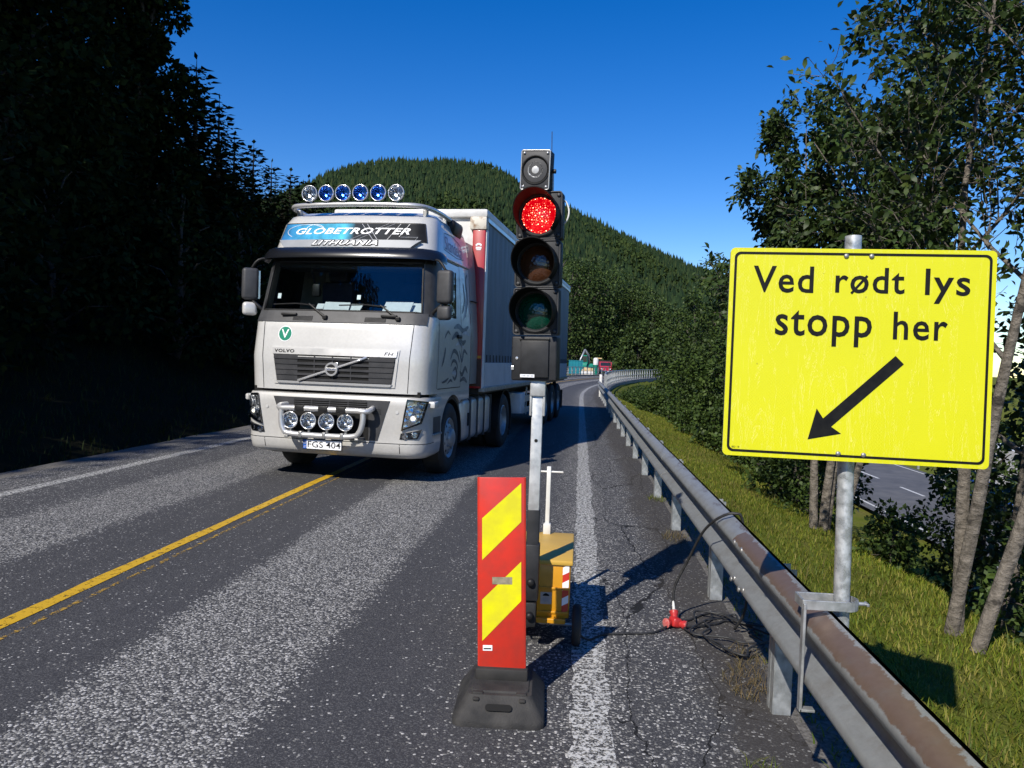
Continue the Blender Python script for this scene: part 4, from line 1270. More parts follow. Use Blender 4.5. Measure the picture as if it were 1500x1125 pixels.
PROF = [(0.965, 0.752), (0.950, 0.752), (0.895, 0.728), (0.872, 0.704), (0.868, 0.690), (0.876, 0.668), (0.935, 0.632), (0.948, 0.612), (0.948, 0.580), (0.935, 0.560),
        (0.876, 0.524), (0.868, 0.502), (0.872, 0.486), (0.895, 0.464), (0.950, 0.440), (0.965, 0.440)]
def rail_obj(s0, s1, dx, mat, parent, prof=PROF, nm='rail_beam', ds=1.5):
    n = max(1, int((s1 - s0) / ds)) if s0 > 20 else 2
    bm = BM()
    rows = []
    for i in range(n + 1):
        s = s0 + (s1 - s0) * i / n
        row = []
        for side in (0, 1):
            for (d, z) in (prof if side == 0 else list(reversed(prof))):
                x, y = path(s, d + dx + (0.0 if side == 0 else 0.004))
                row.append(bm.verts.new((x, y, z)))
        rows.append(row)
    m = len(rows[0])
    for a, b in zip(rows[:-1], rows[1:]):
        for k in range(m):
            bm.faces.new((a[k], a[(k + 1) % m], b[(k + 1) % m], b[k]))
    bm.faces.new(rows[0]); bm.faces.new(rows[-1])
    bmesh.ops.recalc_face_normals(bm, faces=bm.faces[:])
    return mk(nm, bm, mat, parent, True, 50)
gr_ = empty('guardrail', (1.0, 0, 0), 0, 'long galvanised steel crash barrier along the right shoulder, carrying the yellow sign', 'guardrail')
gr_.location = (0, 0, 0)
edges = [-2.2, 4.0, 8.0, 12.0, 16.0, 20.0, 24.0, 28.0, 32.0, 37.5]
for i, (a, b) in enumerate(zip(edges[:-1], edges[1:])):
    rail_obj(a, b + 0.30, 0.003 * (i % 2), M['rail_brown'] if i == 0 else M['rail'], gr_)
post0 = None
for k in range(19):
    y = 1.8 + k * 1.96 if k else 1.72
    y = [1.76, 3.78, 5.56, 7.82, 9.67, 11.59][k] if k < 6 else 11.59 + (k - 5) * 1.98
    if y > 37: break
    if post0 is None:
        bm = BM()
        prism(bm, [(0.955, -0.055), (0.965, -0.055), (0.965, -0.02), (0.985, 0.0), (0.965, 0.02), (0.965, 0.055), (0.955, 0.055), (0.955, 0.016), (0.972, 0.0), (0.955, -0.016)][::-1], -0.4, 0.70, 'z')
        prism(bm, [(0.96, -0.058), (1.04, -0.058), (1.04, -0.051), (0.96, -0.051)], -0.4, 0.70, 'z')
        prism(bm, [(0.96, 0.051), (1.04, 0.051), (1.04, 0.058), (0.96, 0.058)], -0.4, 0.70, 'z')
        prism(bm, [(0.958, -0.05), (0.966, -0.05), (0.966, 0.05), (0.958, 0.05)], -0.4, 0.70, 'z')
        bmesh.ops.recalc_face_normals(bm, faces=bm.faces[:])
        post0 = mk('rail_post', bm, M['galv'], gr_)
        post0.location = (0.02, y, 0)
    else:
        c = post0.copy(); col.objects.link(c); c.parent = gr_
        dd = path(y, 0.02)
        c.location = (dd[0], y, 0); c.rotation_euler = (0, 0, -heading(y))
for y, z in ((3.98, 0.515), (4.08, 0.49), (4.2, 0.515), (4.28, 0.49), (4.06, 0.70), (4.24, 0.70)):
    bm = BM(); lathe(bm, [(0.016, 0), (0.016, 0.004), (0.01, 0.009), (0, 0.010)], 12, axis_matrix((0.871, y, z), (-1, 0, 0.15))); mk('rail_bolt', bm, M['steel'], gr_, True)

# ------------------------------------------------------------------ the yellow sign on its pole
def signyellow():
    m, nt, b = newmat('scratched_yellow_sheeting')
    tc = N(nt, 'ShaderNodeTexCoord')
    mp = N(nt, 'ShaderNodeMapping'); mp.inputs['Rotation'].default_value = (0, R(35), 0); mp.inputs['Scale'].default_value = (7, 1, 0.9)
    nt.links.new(tc.outputs['Object'], mp.inputs[0])
    n = noise(nt, 2.2, 6, 0.7, dist=1.2, vec=mp.outputs[0])
    sc = ramp(nt, mathn(nt, 'ABSOLUTE', mathn(nt, 'SUBTRACT', n.outputs['Fac'], 0.52)), [(0.0, 1.0), (0.006, 0.0)])
    n3 = noise(nt, 60, 2, 0.5)
    n4 = noise(nt, 3, 3, 0.5)
    base = mix(nt, n4.outputs['Fac'], (0.58, 0.58, 0.0), (0.66, 0.645, 0.0))
    c = mix(nt, mathn(nt, 'MULTIPLY', sc.outputs[0], 0.7), base, (0.80, 0.72, 0.20))
    sp = ramp(nt, n3.outputs['Fac'], [(0.745, 0.0), (0.76, 1.0)])
    c = mix(nt, mathn(nt, 'MULTIPLY', sp.outputs[0], 0.6), c, (0.25, 0.22, 0.02))
    nt.links.new(c, b.inputs['Base Color'])
    b.inputs['Roughness'].default_value = 0.4
    b.inputs['Coat Weight'].default_value = 0.05
    g = N(nt, 'ShaderNodeTexChecker'); g.inputs['Scale'].default_value = 160
    nt.links.new(tc.outputs['Object'], g.inputs['Vector'])
    h = mathn(nt, 'ADD', mathn(nt, 'MULTIPLY', n4.outputs['Fac'], 0.6), mathn(nt, 'MULTIPLY', g.outputs['Fac'], 0.02))
    bump(nt, b, h, 0.12, 0.02)
    return m
M['yellow_sheet'] = signyellow()
SW, SH = 0.91, 0.772
sign = empty('road_sign', (0.994, 2.888, 1.708), 0, 'yellow rectangular sign with black lettering and arrow on a galvanised pole', 'sign')
yw, rl, pt = -0.083, 0.003, -0.038
rv = Vector((math.cos(yw), math.sin(yw), 0)); nv = Vector((math.sin(yw), -math.cos(yw), 0)); uv_ = Vector((0, 0, 1))
uv_ = uv_ * math.cos(pt) + nv * math.sin(pt)
rv2 = rv * math.cos(rl) - uv_ * math.sin(rl); uv2 = uv_ * math.cos(rl) + rv * math.sin(rl)
nn = rv2.cross(uv2) * -1.0
if nn.y > 0: nn = -nn
# board local frame: x right, z up, -y towards the viewer
mb = Matrix(((rv2.x, -nn.x, uv2.x), (rv2.y, -nn.y, uv2.y), (rv2.z, -nn.z, uv2.z)))
board = None
bm = BM(); prism(bm, roundrect(SW, SH, 0.018), 0.0, 0.003, 'y')
board = mk('sign_board', bm, M['yellow_sheet'], sign)
board.rotation_mode = 'QUATERNION'; board.rotation_quaternion = mb.to_quaternion()
# folded edge
bm = BM(); 
for z in (SH / 2 - .002, -SH / 2 + .002): box(bm, (0, 0.013, z), (SW - 0.03, 0.02, 0.003))
for x in (SW / 2 - .002, -SW / 2 + .002): box(bm, (x, 0.013, 0), (0.003, 0.02, SH - .03))
mk('board_flange', bm, M['galv'], board)
# black border line
bm = BM()
A = roundrect(SW - 0.030, SH - 0.030, 0.022, 6); B = roundrect(SW - 0.048, SH - 0.048, 0.016, 6)
va = [bm.verts.new((u, -0.0015, v)) for u, v in A]; vb = [bm.verts.new((u, -0.0015, v)) for u, v in B]
for k in range(len(va)):
    k2 = (k + 1) % len(va); bm.faces.new((va[k], va[k2], vb[k2], vb[k]))
mk('border_line', bm, M['black_print'], board)
def brd(u, v, o=0.0015): return Vector((-SW / 2 + u * SW, -o, SH / 2 - v * SH))
for wd, ua, ub, vb_, vt_ in (('Ved', 0.093, 0.327, 0.213, 0.086), ('rødt', 0.41, 0.669, 0.214, 0.087), ('lys', 0.744, 0.908, 0.249, 0.087), ('stopp', 0.186, 0.554, 0.462, 0.294), ('her', 0.633, 0.832, 0.421, 0.29)):
    text_on('lettering', wd, lambda u, v: brd(ua + u * (ub - ua), vb_ + v * (vt_ - vb_)), M['black_print'], board, bold=0.012, sc=1.1)
a0 = Vector((0.662, 0.515)); a1 = Vector((0.329, 0.905))
aa = Vector((a0.x * SW, a0.y * SH)); ab = Vector((a1.x * SW, a1.y * SH))
d_ = (ab - aa).normalized(); p_ = Vector((-d_.y, d_.x))
def arr(v): return brd(v.x / SW, v.y / SH)
neck = ab - d_ * 0.092
pts = [aa + p_ * .0205, neck + p_ * .0205, neck + p_ * .062 - d_ * .008, ab, neck - p_ * .062 - d_ * .008, neck - p_ * .0205, aa - p_ * .0205]
mkp('arrow', [arr(p) for p in pts], [(0, 1, 5, 6), (1, 2, 3), (1, 3, 5), (3, 4, 5)], M['black_print'], board)
text_on('small_print', 'BD 19', lambda u, v: brd(0.036 + u * 0.03, 0.962 - v * 0.008), M['black_print'], board)
for u, v in ((0.447, 0.034), (0.542, 0.034), (0.447, 0.965), (0.542, 0.965)):
    bm = BM(); lathe(bm, [(0.009, 0), (0.009, 0.003), (0.005, 0.006), (0, 0.006)], 12, axis_matrix(brd(u, v, 0.001), (0, -1, 0))); mk('rivet', bm, M['steel'], board, True)
def spw(x, y, z): return Vector((x - 0.994, y - 2.888, z - 1.708))
bm = BM(); tube(bm, [spw(1.004, 2.936, 0.60), spw(0.990, 2.966, 2.15)], 0.029, 20)
mk('sign_pole', bm, pmat('spangled_zinc', (0.36, 0.38, 0.39), (0.60, 0.62, 0.63), 26, 0.38, 0.5, rvar=0.12, lo=0.4, hi=0.6), sign, True, 40)
for z, yc in ((2.05, 2.930), (1.36, 2.908)):
    bm = BM(); box(bm, spw(0.994, yc, z), (0.15, 0.014, 0.03)); mk('pole_clip', bm, M['galv'], sign)
# clamp over the rail: flat bar down the front face, bar over the top and a screw eye
bm = BM()
box(bm, spw(0.852, 2.885, 0.595), (0.010, 0.034, 0.40), 0.002)
box(bm, spw(0.876, 2.885, 0.400), (0.055, 0.034, 0.010), 0.002)
mk('clamp_strap', bm, M['galv'], sign)
bm = BM()
box(bm, spw(0.926, 2.885, 0.788), (0.158, 0.008, 0.036), 0.002); box(bm, spw(0.926, 2.987, 0.788), (0.158, 0.008, 0.036), 0.002); box(bm, spw(0.850, 2.936, 0.788), (0.008, 0.104, 0.036), 0.002)
ring = [spw(1.004 + 0.051 * math.cos(a), 2.936 + 0.051 * math.sin(a), 0.788) for a in np.linspace(-PI / 2, PI / 2, 12)]
for a, b in zip(ring[:-1], ring[1:]):
    m_ = (a + b) / 2; d2 = b - a
    box(bm, m_, (d2.length + .004, 0.008, 0.036), 0, Matrix.Rotation(math.atan2(d2.y, d2.x), 3, 'Z'))
tube(bm, [spw(1.05, 2.936, 0.788), spw(1.09, 2.936, 0.788)], 0.007, 8)
box(bm, spw(1.092, 2.936, 0.788), (0.010, 0.036, 0.012), 0.003)
mk('clamp_bar', bm, M['galv'], sign)

# ------------------------------------------------------------------ marker board in its rubber foot
M['marker_red'] = pmat('marker_red', (0.62, 0.030, 0.014), (0.46, 0.035, 0.022), 9, 0.38, coat=0.2)
M['marker_yellow'] = pmat('marker_yellow', (0.80, 0.76, 0.0), (0.66, 0.60, 0.02), 9, 0.38, coat=0.1)
mkr = empty('marker_board', (-0.318, 3.62, 0), R(2.5), 'red and yellow striped marker board standing in a black rubber foot', 'marker board')
BW, BH, BZ = 0.216, 0.935, 0.155
lean = Matrix.Rotation(R(-2.0), 4, 'Y')
bm = BM(); box(bm, (0, 0, BZ + BH / 2), (BW, 0.012, BH), 0.003)
for sx in (-1, 1):
    tube(bm, [(sx * (BW / 2), 0.004, BZ), (sx * BW / 2, 0.004, BZ + BH)], 0.008, 8)
mb_ = mk('board', bm, M['marker_red'], mkr, True, 40)
def mp_(u, v): return (-BW / 2 + u * BW, -0.0078, BZ + BH * (1 - v))
for (a, b, c, d) in (((0.07, 0.208), (0.93, 0.028), (0.93, 0.225), (0.07, 0.422)), ((0.07, 0.625), (0.93, 0.428), (0.93, 0.630), (0.07, 0.838))):
    mkp('yellow_stripe', [mp_(*d), mp_(*c), mp_(*b), mp_(*a)], [(0, 1, 2, 3)], M['marker_yellow'], mb_)
mkp('board_sticker', [(x, -0.0085, z) for x, z in ((-0.045, BZ + .425), (0.05, BZ + .425), (0.05, BZ + .46), (-0.045, BZ + .46))], [(0, 1, 2, 3)], pmat('sticker_grey', (0.2, 0.18, 0.12), (0.35, 0.3, 0.2), 40, 0.5), mb_)
mkp('maker_sticker', [(x, -0.0085, z) for x, z in ((-0.09, BZ + .105), (-0.045, BZ + .105), (-0.045, BZ + .132), (-0.09, BZ + .132))], [(0, 1, 2, 3)], M['white_print'], mb_)
mkp('sticker_mark', [(x, -0.009, z) for x, z in ((-0.086, BZ + .112), (-0.05, BZ + .112), (-0.05, BZ + .118), (-0.086, BZ + .118))], [(0, 1, 2, 3)], M['black_print'], mb_)
mb_.matrix_local = Matrix.Translation((0, 0, BZ)) @ lean @ Matrix.Translation((0, 0, -BZ))
# foot: stepped truncated pyramid with recesses
bm = BM()
def frus(rows):
    rr = []
    for (w, d, z, r) in rows:
        rr.append([bm.verts.new((x, y, z)) for x, y in roundrect(w, d, r, 3)])
    for a, b in zip(rr[:-1], rr[1:]):
        for k in range(len(a)): bm.faces.new((a[k], a[(k + 1) % len(a)], b[(k + 1) % len(a)], b[k]))
    bm.faces.new(list(reversed(rr[0]))); bm.faces.new(rr[-1])
frus([(0.42, 0.50, 0.0, 0.05), (0.42, 0.50, 0.022, 0.05), (0.405, 0.485, 0.034, 0.045), (0.31, 0.37, 0.105, 0.035), (0.295, 0.35, 0.118, 0.03), (0.27, 0.30, 0.118, 0.03), (0.262, 0.29, 0.126, 0.03)])
bmesh.ops.recalc_face_normals(bm, faces=bm.faces[:])
ft_ = mk('rubber_foot', bm, pmat('recycled_rubber', (0.014, 0.014, 0.015), (0.045, 0.043, 0.041), 7, 0.8, bmp=0.35, bscale=120), mkr, True, 35)
bm = BM(); box(bm, (0, 0, 0.15), (0.25, 0.06, 0.06), 0.01); mk('foot_socket', bm, M['rubber'], ft_, True, 40)
for (x, y, sx, sy, sz) in ((0, -0.185, 0.12, 0.035, 0.03),):
    bm = BM(); prism(bm, roundrect(0.12, 0.03, 0.014, 4), 0, 0.006, 'z'); h_ = mk('grip_recess', bm, M['void'], ft_); h_.location = (0.0, -0.215, 0.0775); h_.rotation_euler = (R(49), 0, 0)
for x in (-0.1, 0.1):
    bm = BM(); box(bm, (x, -0.155, 0.119), (0.05, 0.028, 0.012), 0.005); mk('foot_lug', bm, M['rubber'], ft_, True, 40)
    bm = BM(); box(bm, (x * 1.05, -0.19, 0.104), (0.03, 0.02, 0.016), 0.006); mk('foot_lug', bm, M['rubber'], ft_, True, 40)

# ------------------------------------------------------------------ signal trolley with mast and signal head
sig = empty('traffic_signal', (-0.23, 4.32, 0), 0, 'portable traffic signal showing red on a yellow battery trolley', 'traffic signal')
lz = Matrix.Rotation(R(-0.9), 4, 'Y')
M['galv_mast'] = pmat('mast_zinc', (0.45, 0.46, 0.46), (0.62, 0.63, 0.63), 16, 0.4, 0.45, rvar=0.1)
M['sig_black'] = pmat('signal_housing', (0.014, 0.015, 0.017), (0.03, 0.031, 0.034), 9, 0.5, spec=0.3, bmp=0.06, bscale=160)
M['trolley'] = pmat('trolley_yellow', (0.62, 0.285, 0.008), (0.52, 0.23, 0.008), 3, 0.45, coat=0.2, lo=0.4, hi=0.75)
M['trolley_lid'] = pmat('faded_lid_yellow', (0.62, 0.38, 0.06), (0.54, 0.34, 0.06), 4, 0.5)
M['hood'] = pmat('signal_hood', (0.004, 0.004, 0.0045), (0.008, 0.008, 0.008), 8, 0.6, spec=0.15)
bm = BM(); box(bm, (0, 0, 0.90), (0.062, 0.055, 1.12), 0.005); mast = mk('mast', bm, M['galv_mast'], sig, True, 40)
bm = BM(); box(bm, (0, 0, 0.50), (0.070, 0.063, 0.62), 0.006); box(bm, (0, -0.012, 0.46), (0.085, 0.09, 0.32), 0.01); box(bm, (0, -0.012, 0.22), (0.07, 0.08, 0.14), 0.01); mk('mast_sleeve', bm, M['sig_black'], mast, True, 40)
for z in (0.41, 0.22):
    bm = BM(); lathe(bm, [(0.022, 0), (0.022, 0.02), (0.015, 0.03), (0, 0.03)], 14, axis_matrix((0, -0.056, z), (0, -1, 0))); mk('sleeve_knob', bm, M['black_plastic'], mast, True)
bm = BM(); lathe(bm, [(0.010, 0), (0, 0.001)], 12, axis_matrix((0.0, -0.0285, 1.20), (0, -1, 0))); mk('mast_hole', bm, M['void'], mast)
bm = BM()
for sx in (-1, 1): box(bm, (sx * 0.037, 0, 1.44), (0.012, 0.075, 0.20), 0.003)
box(bm, (0, -0.03, 1.50), (0.085, 0.03, 0.1), 0.006)
mk('mast_collar', bm, M['galv_mast'], mast, True, 40)
head = empty('signal_head'); head.parent = sig; head.matrix_local = Matrix.Translation((-0.02, -0.06, 1.535)) @ lz @ Matrix.Rotation(R(-8), 4, 'Z')
HW, HD = 0.252, 0.10
def lensmat(name, c, rough=0.15):
    m, nt, b = newmat(name)
    b.inputs['Base Color'].default_value = c4(c); b.inputs['Roughness'].default_value = rough
    b.inputs['Coat Weight'].default_value = 0.6
    v = N(nt, 'ShaderNodeTexVoronoi'); v.inputs['Scale'].default_value = 70
    tc = N(nt, 'ShaderNodeTexCoord'); nt.links.new(tc.outputs['Object'], v.inputs['Vector'])
    bump(nt, b, v.outputs['Distance'], 0.4, 0.004)
    return m
def redlens():
    m, nt, b = newmat('lit_red_lens')
    v = N(nt, 'ShaderNodeTexVoronoi'); v.inputs['Scale'].default_value = 62
    tc = N(nt, 'ShaderNodeTexCoord'); nt.links.new(tc.outputs['Object'], v.inputs['Vector'])
    r = ramp(nt, v.outputs['Distance'], [(0.0, (1.0, 0.03, 0.03)), (0.5, (0.6, 0.0, 0.005))])
    nt.links.new(r.outputs[0], b.inputs['Emission Color'])
    b.inputs['Emission Strength'].default_value = 0.95
    b.inputs['Base Color'].default_value = (0.3, 0.005, 0.008, 1)
    b.inputs['Roughness'].default_value = 0.2
    return m
M['red_lens'] = redlens()
M['led'] = emat('red_led', (1.0, 0.16, 0.08), 2.6)
M['led_hot'] = emat('hot_red_led', (1.0, 0.55, 0.35), 3.5)
M['amber_lens'] = lensmat('amber_lens', (0.06, 0.022, 0.009))
M['green_lens'] = lensmat('green_lens', (0.0, 0.045, 0.026))
for k, (nm, lm) in enumerate((('green', 'green_lens'), ('amber', 'amber_lens'), ('red', 'red_lens'))):
    zc = 0.248 + 0.005 + 0.131 + k * 0.264
    asp = empty(nm + '_aspect'); asp.parent = head; asp.location = (0.005 * k, 0, zc)
    bm = BM(); box(bm, (0, 0.05, 0), (HW, HD, 0.258), 0.012, None, 3)
    hs_ = mk('aspect_housing', bm, M['sig_black'], asp, True, 40)
    bm = BM()
    A = roundrect(HW - 0.004, 0.254, 0.014, 4)
    tube(bm, [(u, -0.002, v) for u, v in A] + [(A[0][0], -0.002, A[0][1])], 0.0045, 6, False)
    mk('housing_rim', bm, M['grey_plastic'], asp, True)
    # lens, round bezel and long cut-away hood
    bm = BM(); lathe(bm, [(0.104, -0.004), (0.08, 0.014), (0.04, 0.024), (0, 0.027)], 32, axis_matrix((0, 0, 0), (0, -1, 0)))
    mk('lens', bm, M[lm], asp, True)
    bm = BM(); lathe(bm, [(0.119, -0.006), (0.119, 0.012), (0.112, 0.016), (0.106, 0.012), (0.106, -0.006)], 36, axis_matrix((0, 0, 0), (0, -1, 0)))
    mk('bezel', bm, M['sig_black'], asp, True, 40)
    bm = BM()
    rin, rout = 0.113, 0.118
    ring = []
    nA = 40
    for i in range(nA + 1):
        a = R(-138 + 276 * i / nA)                     # 0 = top of the lens
        ln = 0.185 * (0.30 + 0.70 * math.cos(a / 2) ** 1.2)
        sx, sz = math.sin(a), math.cos(a)
        ring.append([bm.verts.new((rr * sx * s, y, rr * sz * s)) for rr, y, s in ((rin, -0.008, 1), (rout, -0.008, 1), (rout, -ln, 1.02), (rin, -ln, 1.02))])
    for a, b in zip(ring[:-1], ring[1:]):
        for q in range(4): bm.faces.new((a[q], a[(q + 1) % 4], b[(q + 1) % 4], b[q]))
    bm.faces.new(ring[0]); bm.faces.new(ring[-1])
    bmesh.ops.recalc_face_normals(bm, faces=bm.faces[:])
    mk('hood', bm, M['hood'], asp, True, 40)
    for sx in (-1, 1):
        for sz in (-1, 1):
            bm = BM(); lathe(bm, [(0.011, 0), (0.011, 0.004), (0.006, 0.008), (0, 0.008)], 12, axis_matrix((sx * 0.107, -0.001, sz * 0.109), (0, -1, 0))); mk('housing_screw', bm, M['grey_plastic'], asp, True)
    if nm == 'red':
        for hot in (0, 1):
            bm = BM()
            rr_ = random.Random(5 + hot)
            for j in range(150 if not hot else 45):
                t = (j + .5) / (150 if not hot else 45)
                r_ = 0.098 * math.sqrt(t); a = j * 2.39996 + hot
                zz = 0.027 - 0.031 * (r_ / 0.104) ** 2
                s_ = rr_.uniform(0.0022, 0.0042)
                lathe(bm, [(s_, 0), (s_ * .7, s_ * .7), (0, s_)], 6, axis_matrix((r_ * math.cos(a), -zz, r_ * math.sin(a)), (0, -1, 0)))
            o = mk('led_cluster', bm, M['led_hot'] if hot else M['led'], asp, True); o['kind'] = 'stuff'
# control box under the lights
cb = empty('control_box'); cb.parent = head
bm = BM(); box(bm, (-0.004, 0.055, 0.124), (0.256, 0.12, 0.246), 0.01, None, 3); mk('box_case', bm, M['sig_black'], cb, True, 40)
bm = BM(); box(bm, (0.002, -0.012, 0.122), (0.158, 0.018, 0.205), 0.006, None, 2); mk('box_door', bm, M['sig_black'], cb, True, 40)
bm = BM(); box(bm, (0.0, -0.010, 0.231), (0.17, 0.016, 0.012), 0.003); mk('box_lip', bm, M['black_plastic'], cb)
bm = BM(); box(bm, (-0.036, -0.0225, 0.028), (0.08, 0.002, 0.017)); M['label_ink'] = pmat('label_ink', (0.3, 0.32, 0.4)); lbx = mk('box_label', bm, M['white_print'], cb)
for k in range(9):
    bm = BM(); box(bm, (-0.066 + k * 0.0077, -0.0238, 0.028), (0.005 if k % 3 else 0.003, 0.001, 0.007)); mk('label_mark', bm, M['label_ink'], lbx)
bm = BM(); lathe(bm, [(0.008, 0), (0.008, 0.005), (0, 0.006)], 12, axis_matrix((-0.1, -0.006, 0.125), (0, -1, 0))); mk('box_lock', bm, M['chrome'], cb)
bm = BM(); box(bm, (-0.124, -0.008, 0.07), (0.016, 0.01, 0.024), 0.003); mk('box_latch', bm, M['chrome'], cb)
# small detector lamp on a bracket over the head, with aerial and cable
det = empty('detector'); det.parent = head; det.location = (-0.012, -0.03, 1.155); det.rotation_euler = (R(4), R(3.0), R(-3))
bm = BM(); box(bm, (0, 0.05, 0), (0.162, 0.10, 0.212), 0.008, None, 2); mk('detector_case', bm, M['grey_plastic'], det, True, 40)
bm = BM(); A = roundrect(0.160, 0.210, 0.008, 3); tube(bm, [(u, -0.001, v) for u, v in A] + [(A[0][0], -0.001, A[0][1])], 0.0035, 6, False); mk('case_rim', bm, M['alu'], det, True)
bm = BM(); lathe(bm, [(0.076, 0.004), (0.068, 0.004), (0.06, -0.03), (0.046, -0.05), (0.0, -0.05)], 32, axis_matrix((0, -0.002, 0), (0, -1, 0)))
mk('detector_bowl', bm, M['hood'], det, True)
bm = BM(); lathe(bm, [(0.072, 0.0), (0.076, 0.004), (0.08, 0.0)], 32, axis_matrix((0, -0.003, 0), (0, -1, 0))); mk('bowl_edge', bm, M['sig_black'], det, True)
bm = BM(); lathe(bm, [(0.047, -0.045), (0.047, -0.02), (0.043, -0.012), (0.036, -0.012), (0.034, -0.018), (0.02, -0.012), (0, -0.008)], 28, axis_matrix((0, -0.012, 0), (0, -1, 0))); mk('detector_lens', bm, pmat('frosted_lens', (0.62, 0.63, 0.64), (0.45, 0.46, 0.47), 40, 0.3), det, True)
for sx in (-1, 1):
    for sz in (-1, 1):
        bm = BM(); lathe(bm, [(0.007, 0), (0.007, 0.004), (0, 0.006)], 10, axis_matrix((sx * 0.065, -0.001, sz * 0.09), (0, -1, 0))); mk('case_screw', bm, M['chrome'], det, True)
bm = BM()
tube(bm, smoothpath([(-0.078, 0.05, 0.0), (-0.086, 0.05, -0.08), (-0.075, 0.05, -0.128), (-0.04, 0.05, -0.137), (0.05, 0.05, -0.137), (0.083, 0.05, -0.128), (0.09, 0.05, -0.08), (0.088, 0.05, 0.0)], 4), 0.006, 6)
tube(bm, [(0, 0.05, -0.137), (0, 0.055, -0.17)], 0.02, 8)
bo = mk('bracket', bm, M['steel'], head, True); bo.location = (-0.012, -0.03, 1.155)
bm = BM(); tube(bm, [(0.085, 0.05, 0.0), (0.104, 0.05, 0)], 0.012, 8); mk('bracket_knob', bm, M['black_plastic'], det)
bm = BM(); tube(bm, [(0.062, 0.06, 1.0), (0.062, 0.06, 1.2)], 0.006, 6); tube(bm, [(0.062, 0.06, 1.2), (0.060, 0.06, 1.385)], 0.0022, 5); mk('aerial', bm, M['black_plastic'], head)
bm = BM(); tube(bm, smoothpath([(0.115, 0.05, 1.02), (0.150, 0.05, 0.99), (0.166, 0.05, 0.945), (0.160, 0.05, 0.90), (0.14, 0.06, 0.875)], 5), 0.005, 6); mk('white_cable', bm, M['white_plastic'], head, True)
bm = BM(); tube(bm, smoothpath([(0.06, 0.03, 1.06), (0.09, 0.04, 1.04), (0.11, 0.05, 1.0)], 5), 0.005, 6); mk('black_cable', bm, M['black_plastic'], head, True)
# trolley
tr = empty('battery_trolley'); tr.parent = sig; tr.location = (0.02, 0.0, 0)
bm = BM(); box(bm, (0, 0.47, 0.315), (0.40, 0.70, 0.32), 0.008); bdy = mk('trolley_box', bm, M['trolley'], tr, True, 40)
bm = BM(); box(bm, (0, 0.47, 0.482), (0.425, 0.73, 0.03), 0.008); mk('trolley_lid', bm, M['trolley_lid'], tr, True, 40)
for z in (0.33, 0.19):
    bm = BM(); box(bm, (0, 0.117, z), (0.39, 0.012, 0.014), 0.003); mk('box_rib', bm, M['trolley'], bdy)
bm = BM(); box(bm, (0, 0.3, 0.145), (0.36, 0.42, 0.03), 0.006); mk('trolley_tray', bm, M['trolley'], tr)
for k in range(6):
    z0 = 0.185 + k * 0.045
    mkp('tape_band', [(x, 0.1175 - .002, z) for x, z in ((0.155, z0), (0.192, z0 + .02), (0.192, z0 + .065), (0.155, z0 + .045))], [(0, 1, 2, 3)], M['white_print'] if k % 2 else M['marker_red'], bdy)
mkp('trolley_label', [(x, 0.1185, z) for x, z in ((0.03, 0.235), (0.095, 0.235), (0.095, 0.305), (0.03, 0.305))], [(0, 1, 2, 3)], pmat('pale_label', (0.5, 0.45, 0.4), (0.42, 0.38, 0.34), 30, 0.5), bdy)
mkp('label_emblem', [(0.042, 0.117, 0.283), (0.083, 0.117, 0.283), (0.078, 0.117, 0.292), (0.066, 0.117, 0.299), (0.058, 0.117, 0.299), (0.047, 0.117, 0.292)], [(0, 1, 2, 3, 4, 5)], M['black_print'], bdy)
for k in range(4):
    mkp('label_mark', [(0.045, 0.117, 0.252 + k * .006), (0.08, 0.117, 0.252 + k * .006), (0.08, 0.117, 0.2545 + k * .006), (0.045, 0.117, 0.2545 + k * .006)], [(0, 1, 2, 3)], M['label_ink'], bdy)
for sx in (-1, 1):
    wh = empty('trolley_wheel'); wh.parent = tr; wh.location = (sx * 0.245, 0.14, 0.118); wh.rotation_euler = (0, 0, R(0 if sx > 0 else 180))
    bm = BM(); lathe(bm, [(0.075, -0.022), (0.105, -0.026), (0.118, -0.012), (0.118, 0.012), (0.105, 0.026), (0.075, 0.022)], 28, axis_matrix((0, 0, 0), (1, 0, 0)), True); mk('tyre', bm, M['rubber'], wh, True)
    bm = BM(); lathe(bm, [(0.078, 0.018), (0.05, 0.006), (0.02, 0.014), (0.02, 0.03), (0, 0.03)], 20, axis_matrix((0, 0, 0), (1, 0, 0))); lathe(bm, [(0.078, -0.018), (0.05, -0.006), (0, -0.006)], 20, axis_matrix((0, 0, 0), (1, 0, 0))); mk('wheel_hub', bm, M['steel'], wh, True)
bm = BM(); tube(bm, [(-0.25, 0.14, 0.118), (0.27, 0.14, 0.118)], 0.011, 8); mk('axle', bm, M['steel'], tr)
bm = BM(); box(bm, (0.03, 0.80, 0.72), (0.028, 0.028, 0.45), 0.004); tube(bm, [(-0.07, 0.80, 0.91), (0.125, 0.80, 0.91)], 0.006, 8); box(bm, (0.03, 0.79, 0.53), (0.05, 0.05, 0.07), 0.006); box(bm, (-0.05, 0.79, 0.53), (0.04, 0.04, 0.07), 0.006); mk('pull_handle', bm, M['white_plastic'], tr, True, 40)
bm = BM(); box(bm, (-0.02, 0.85, 0.1), (0.04, 0.04, 0.2), 0.005); mk('rear_prop', bm, M['steel'], tr)
bm = BM(); tube(bm, smoothpath([(0.12, 0.12, 0.16), (0.06, 0.08, 0.12), (0.0, 0.06, 0.14), (-0.06, 0.08, 0.1), (-0.1, 0.1, 0.16)], 5), 0.006, 6); mk('loose_wire', bm, M['black_plastic'], tr, True)

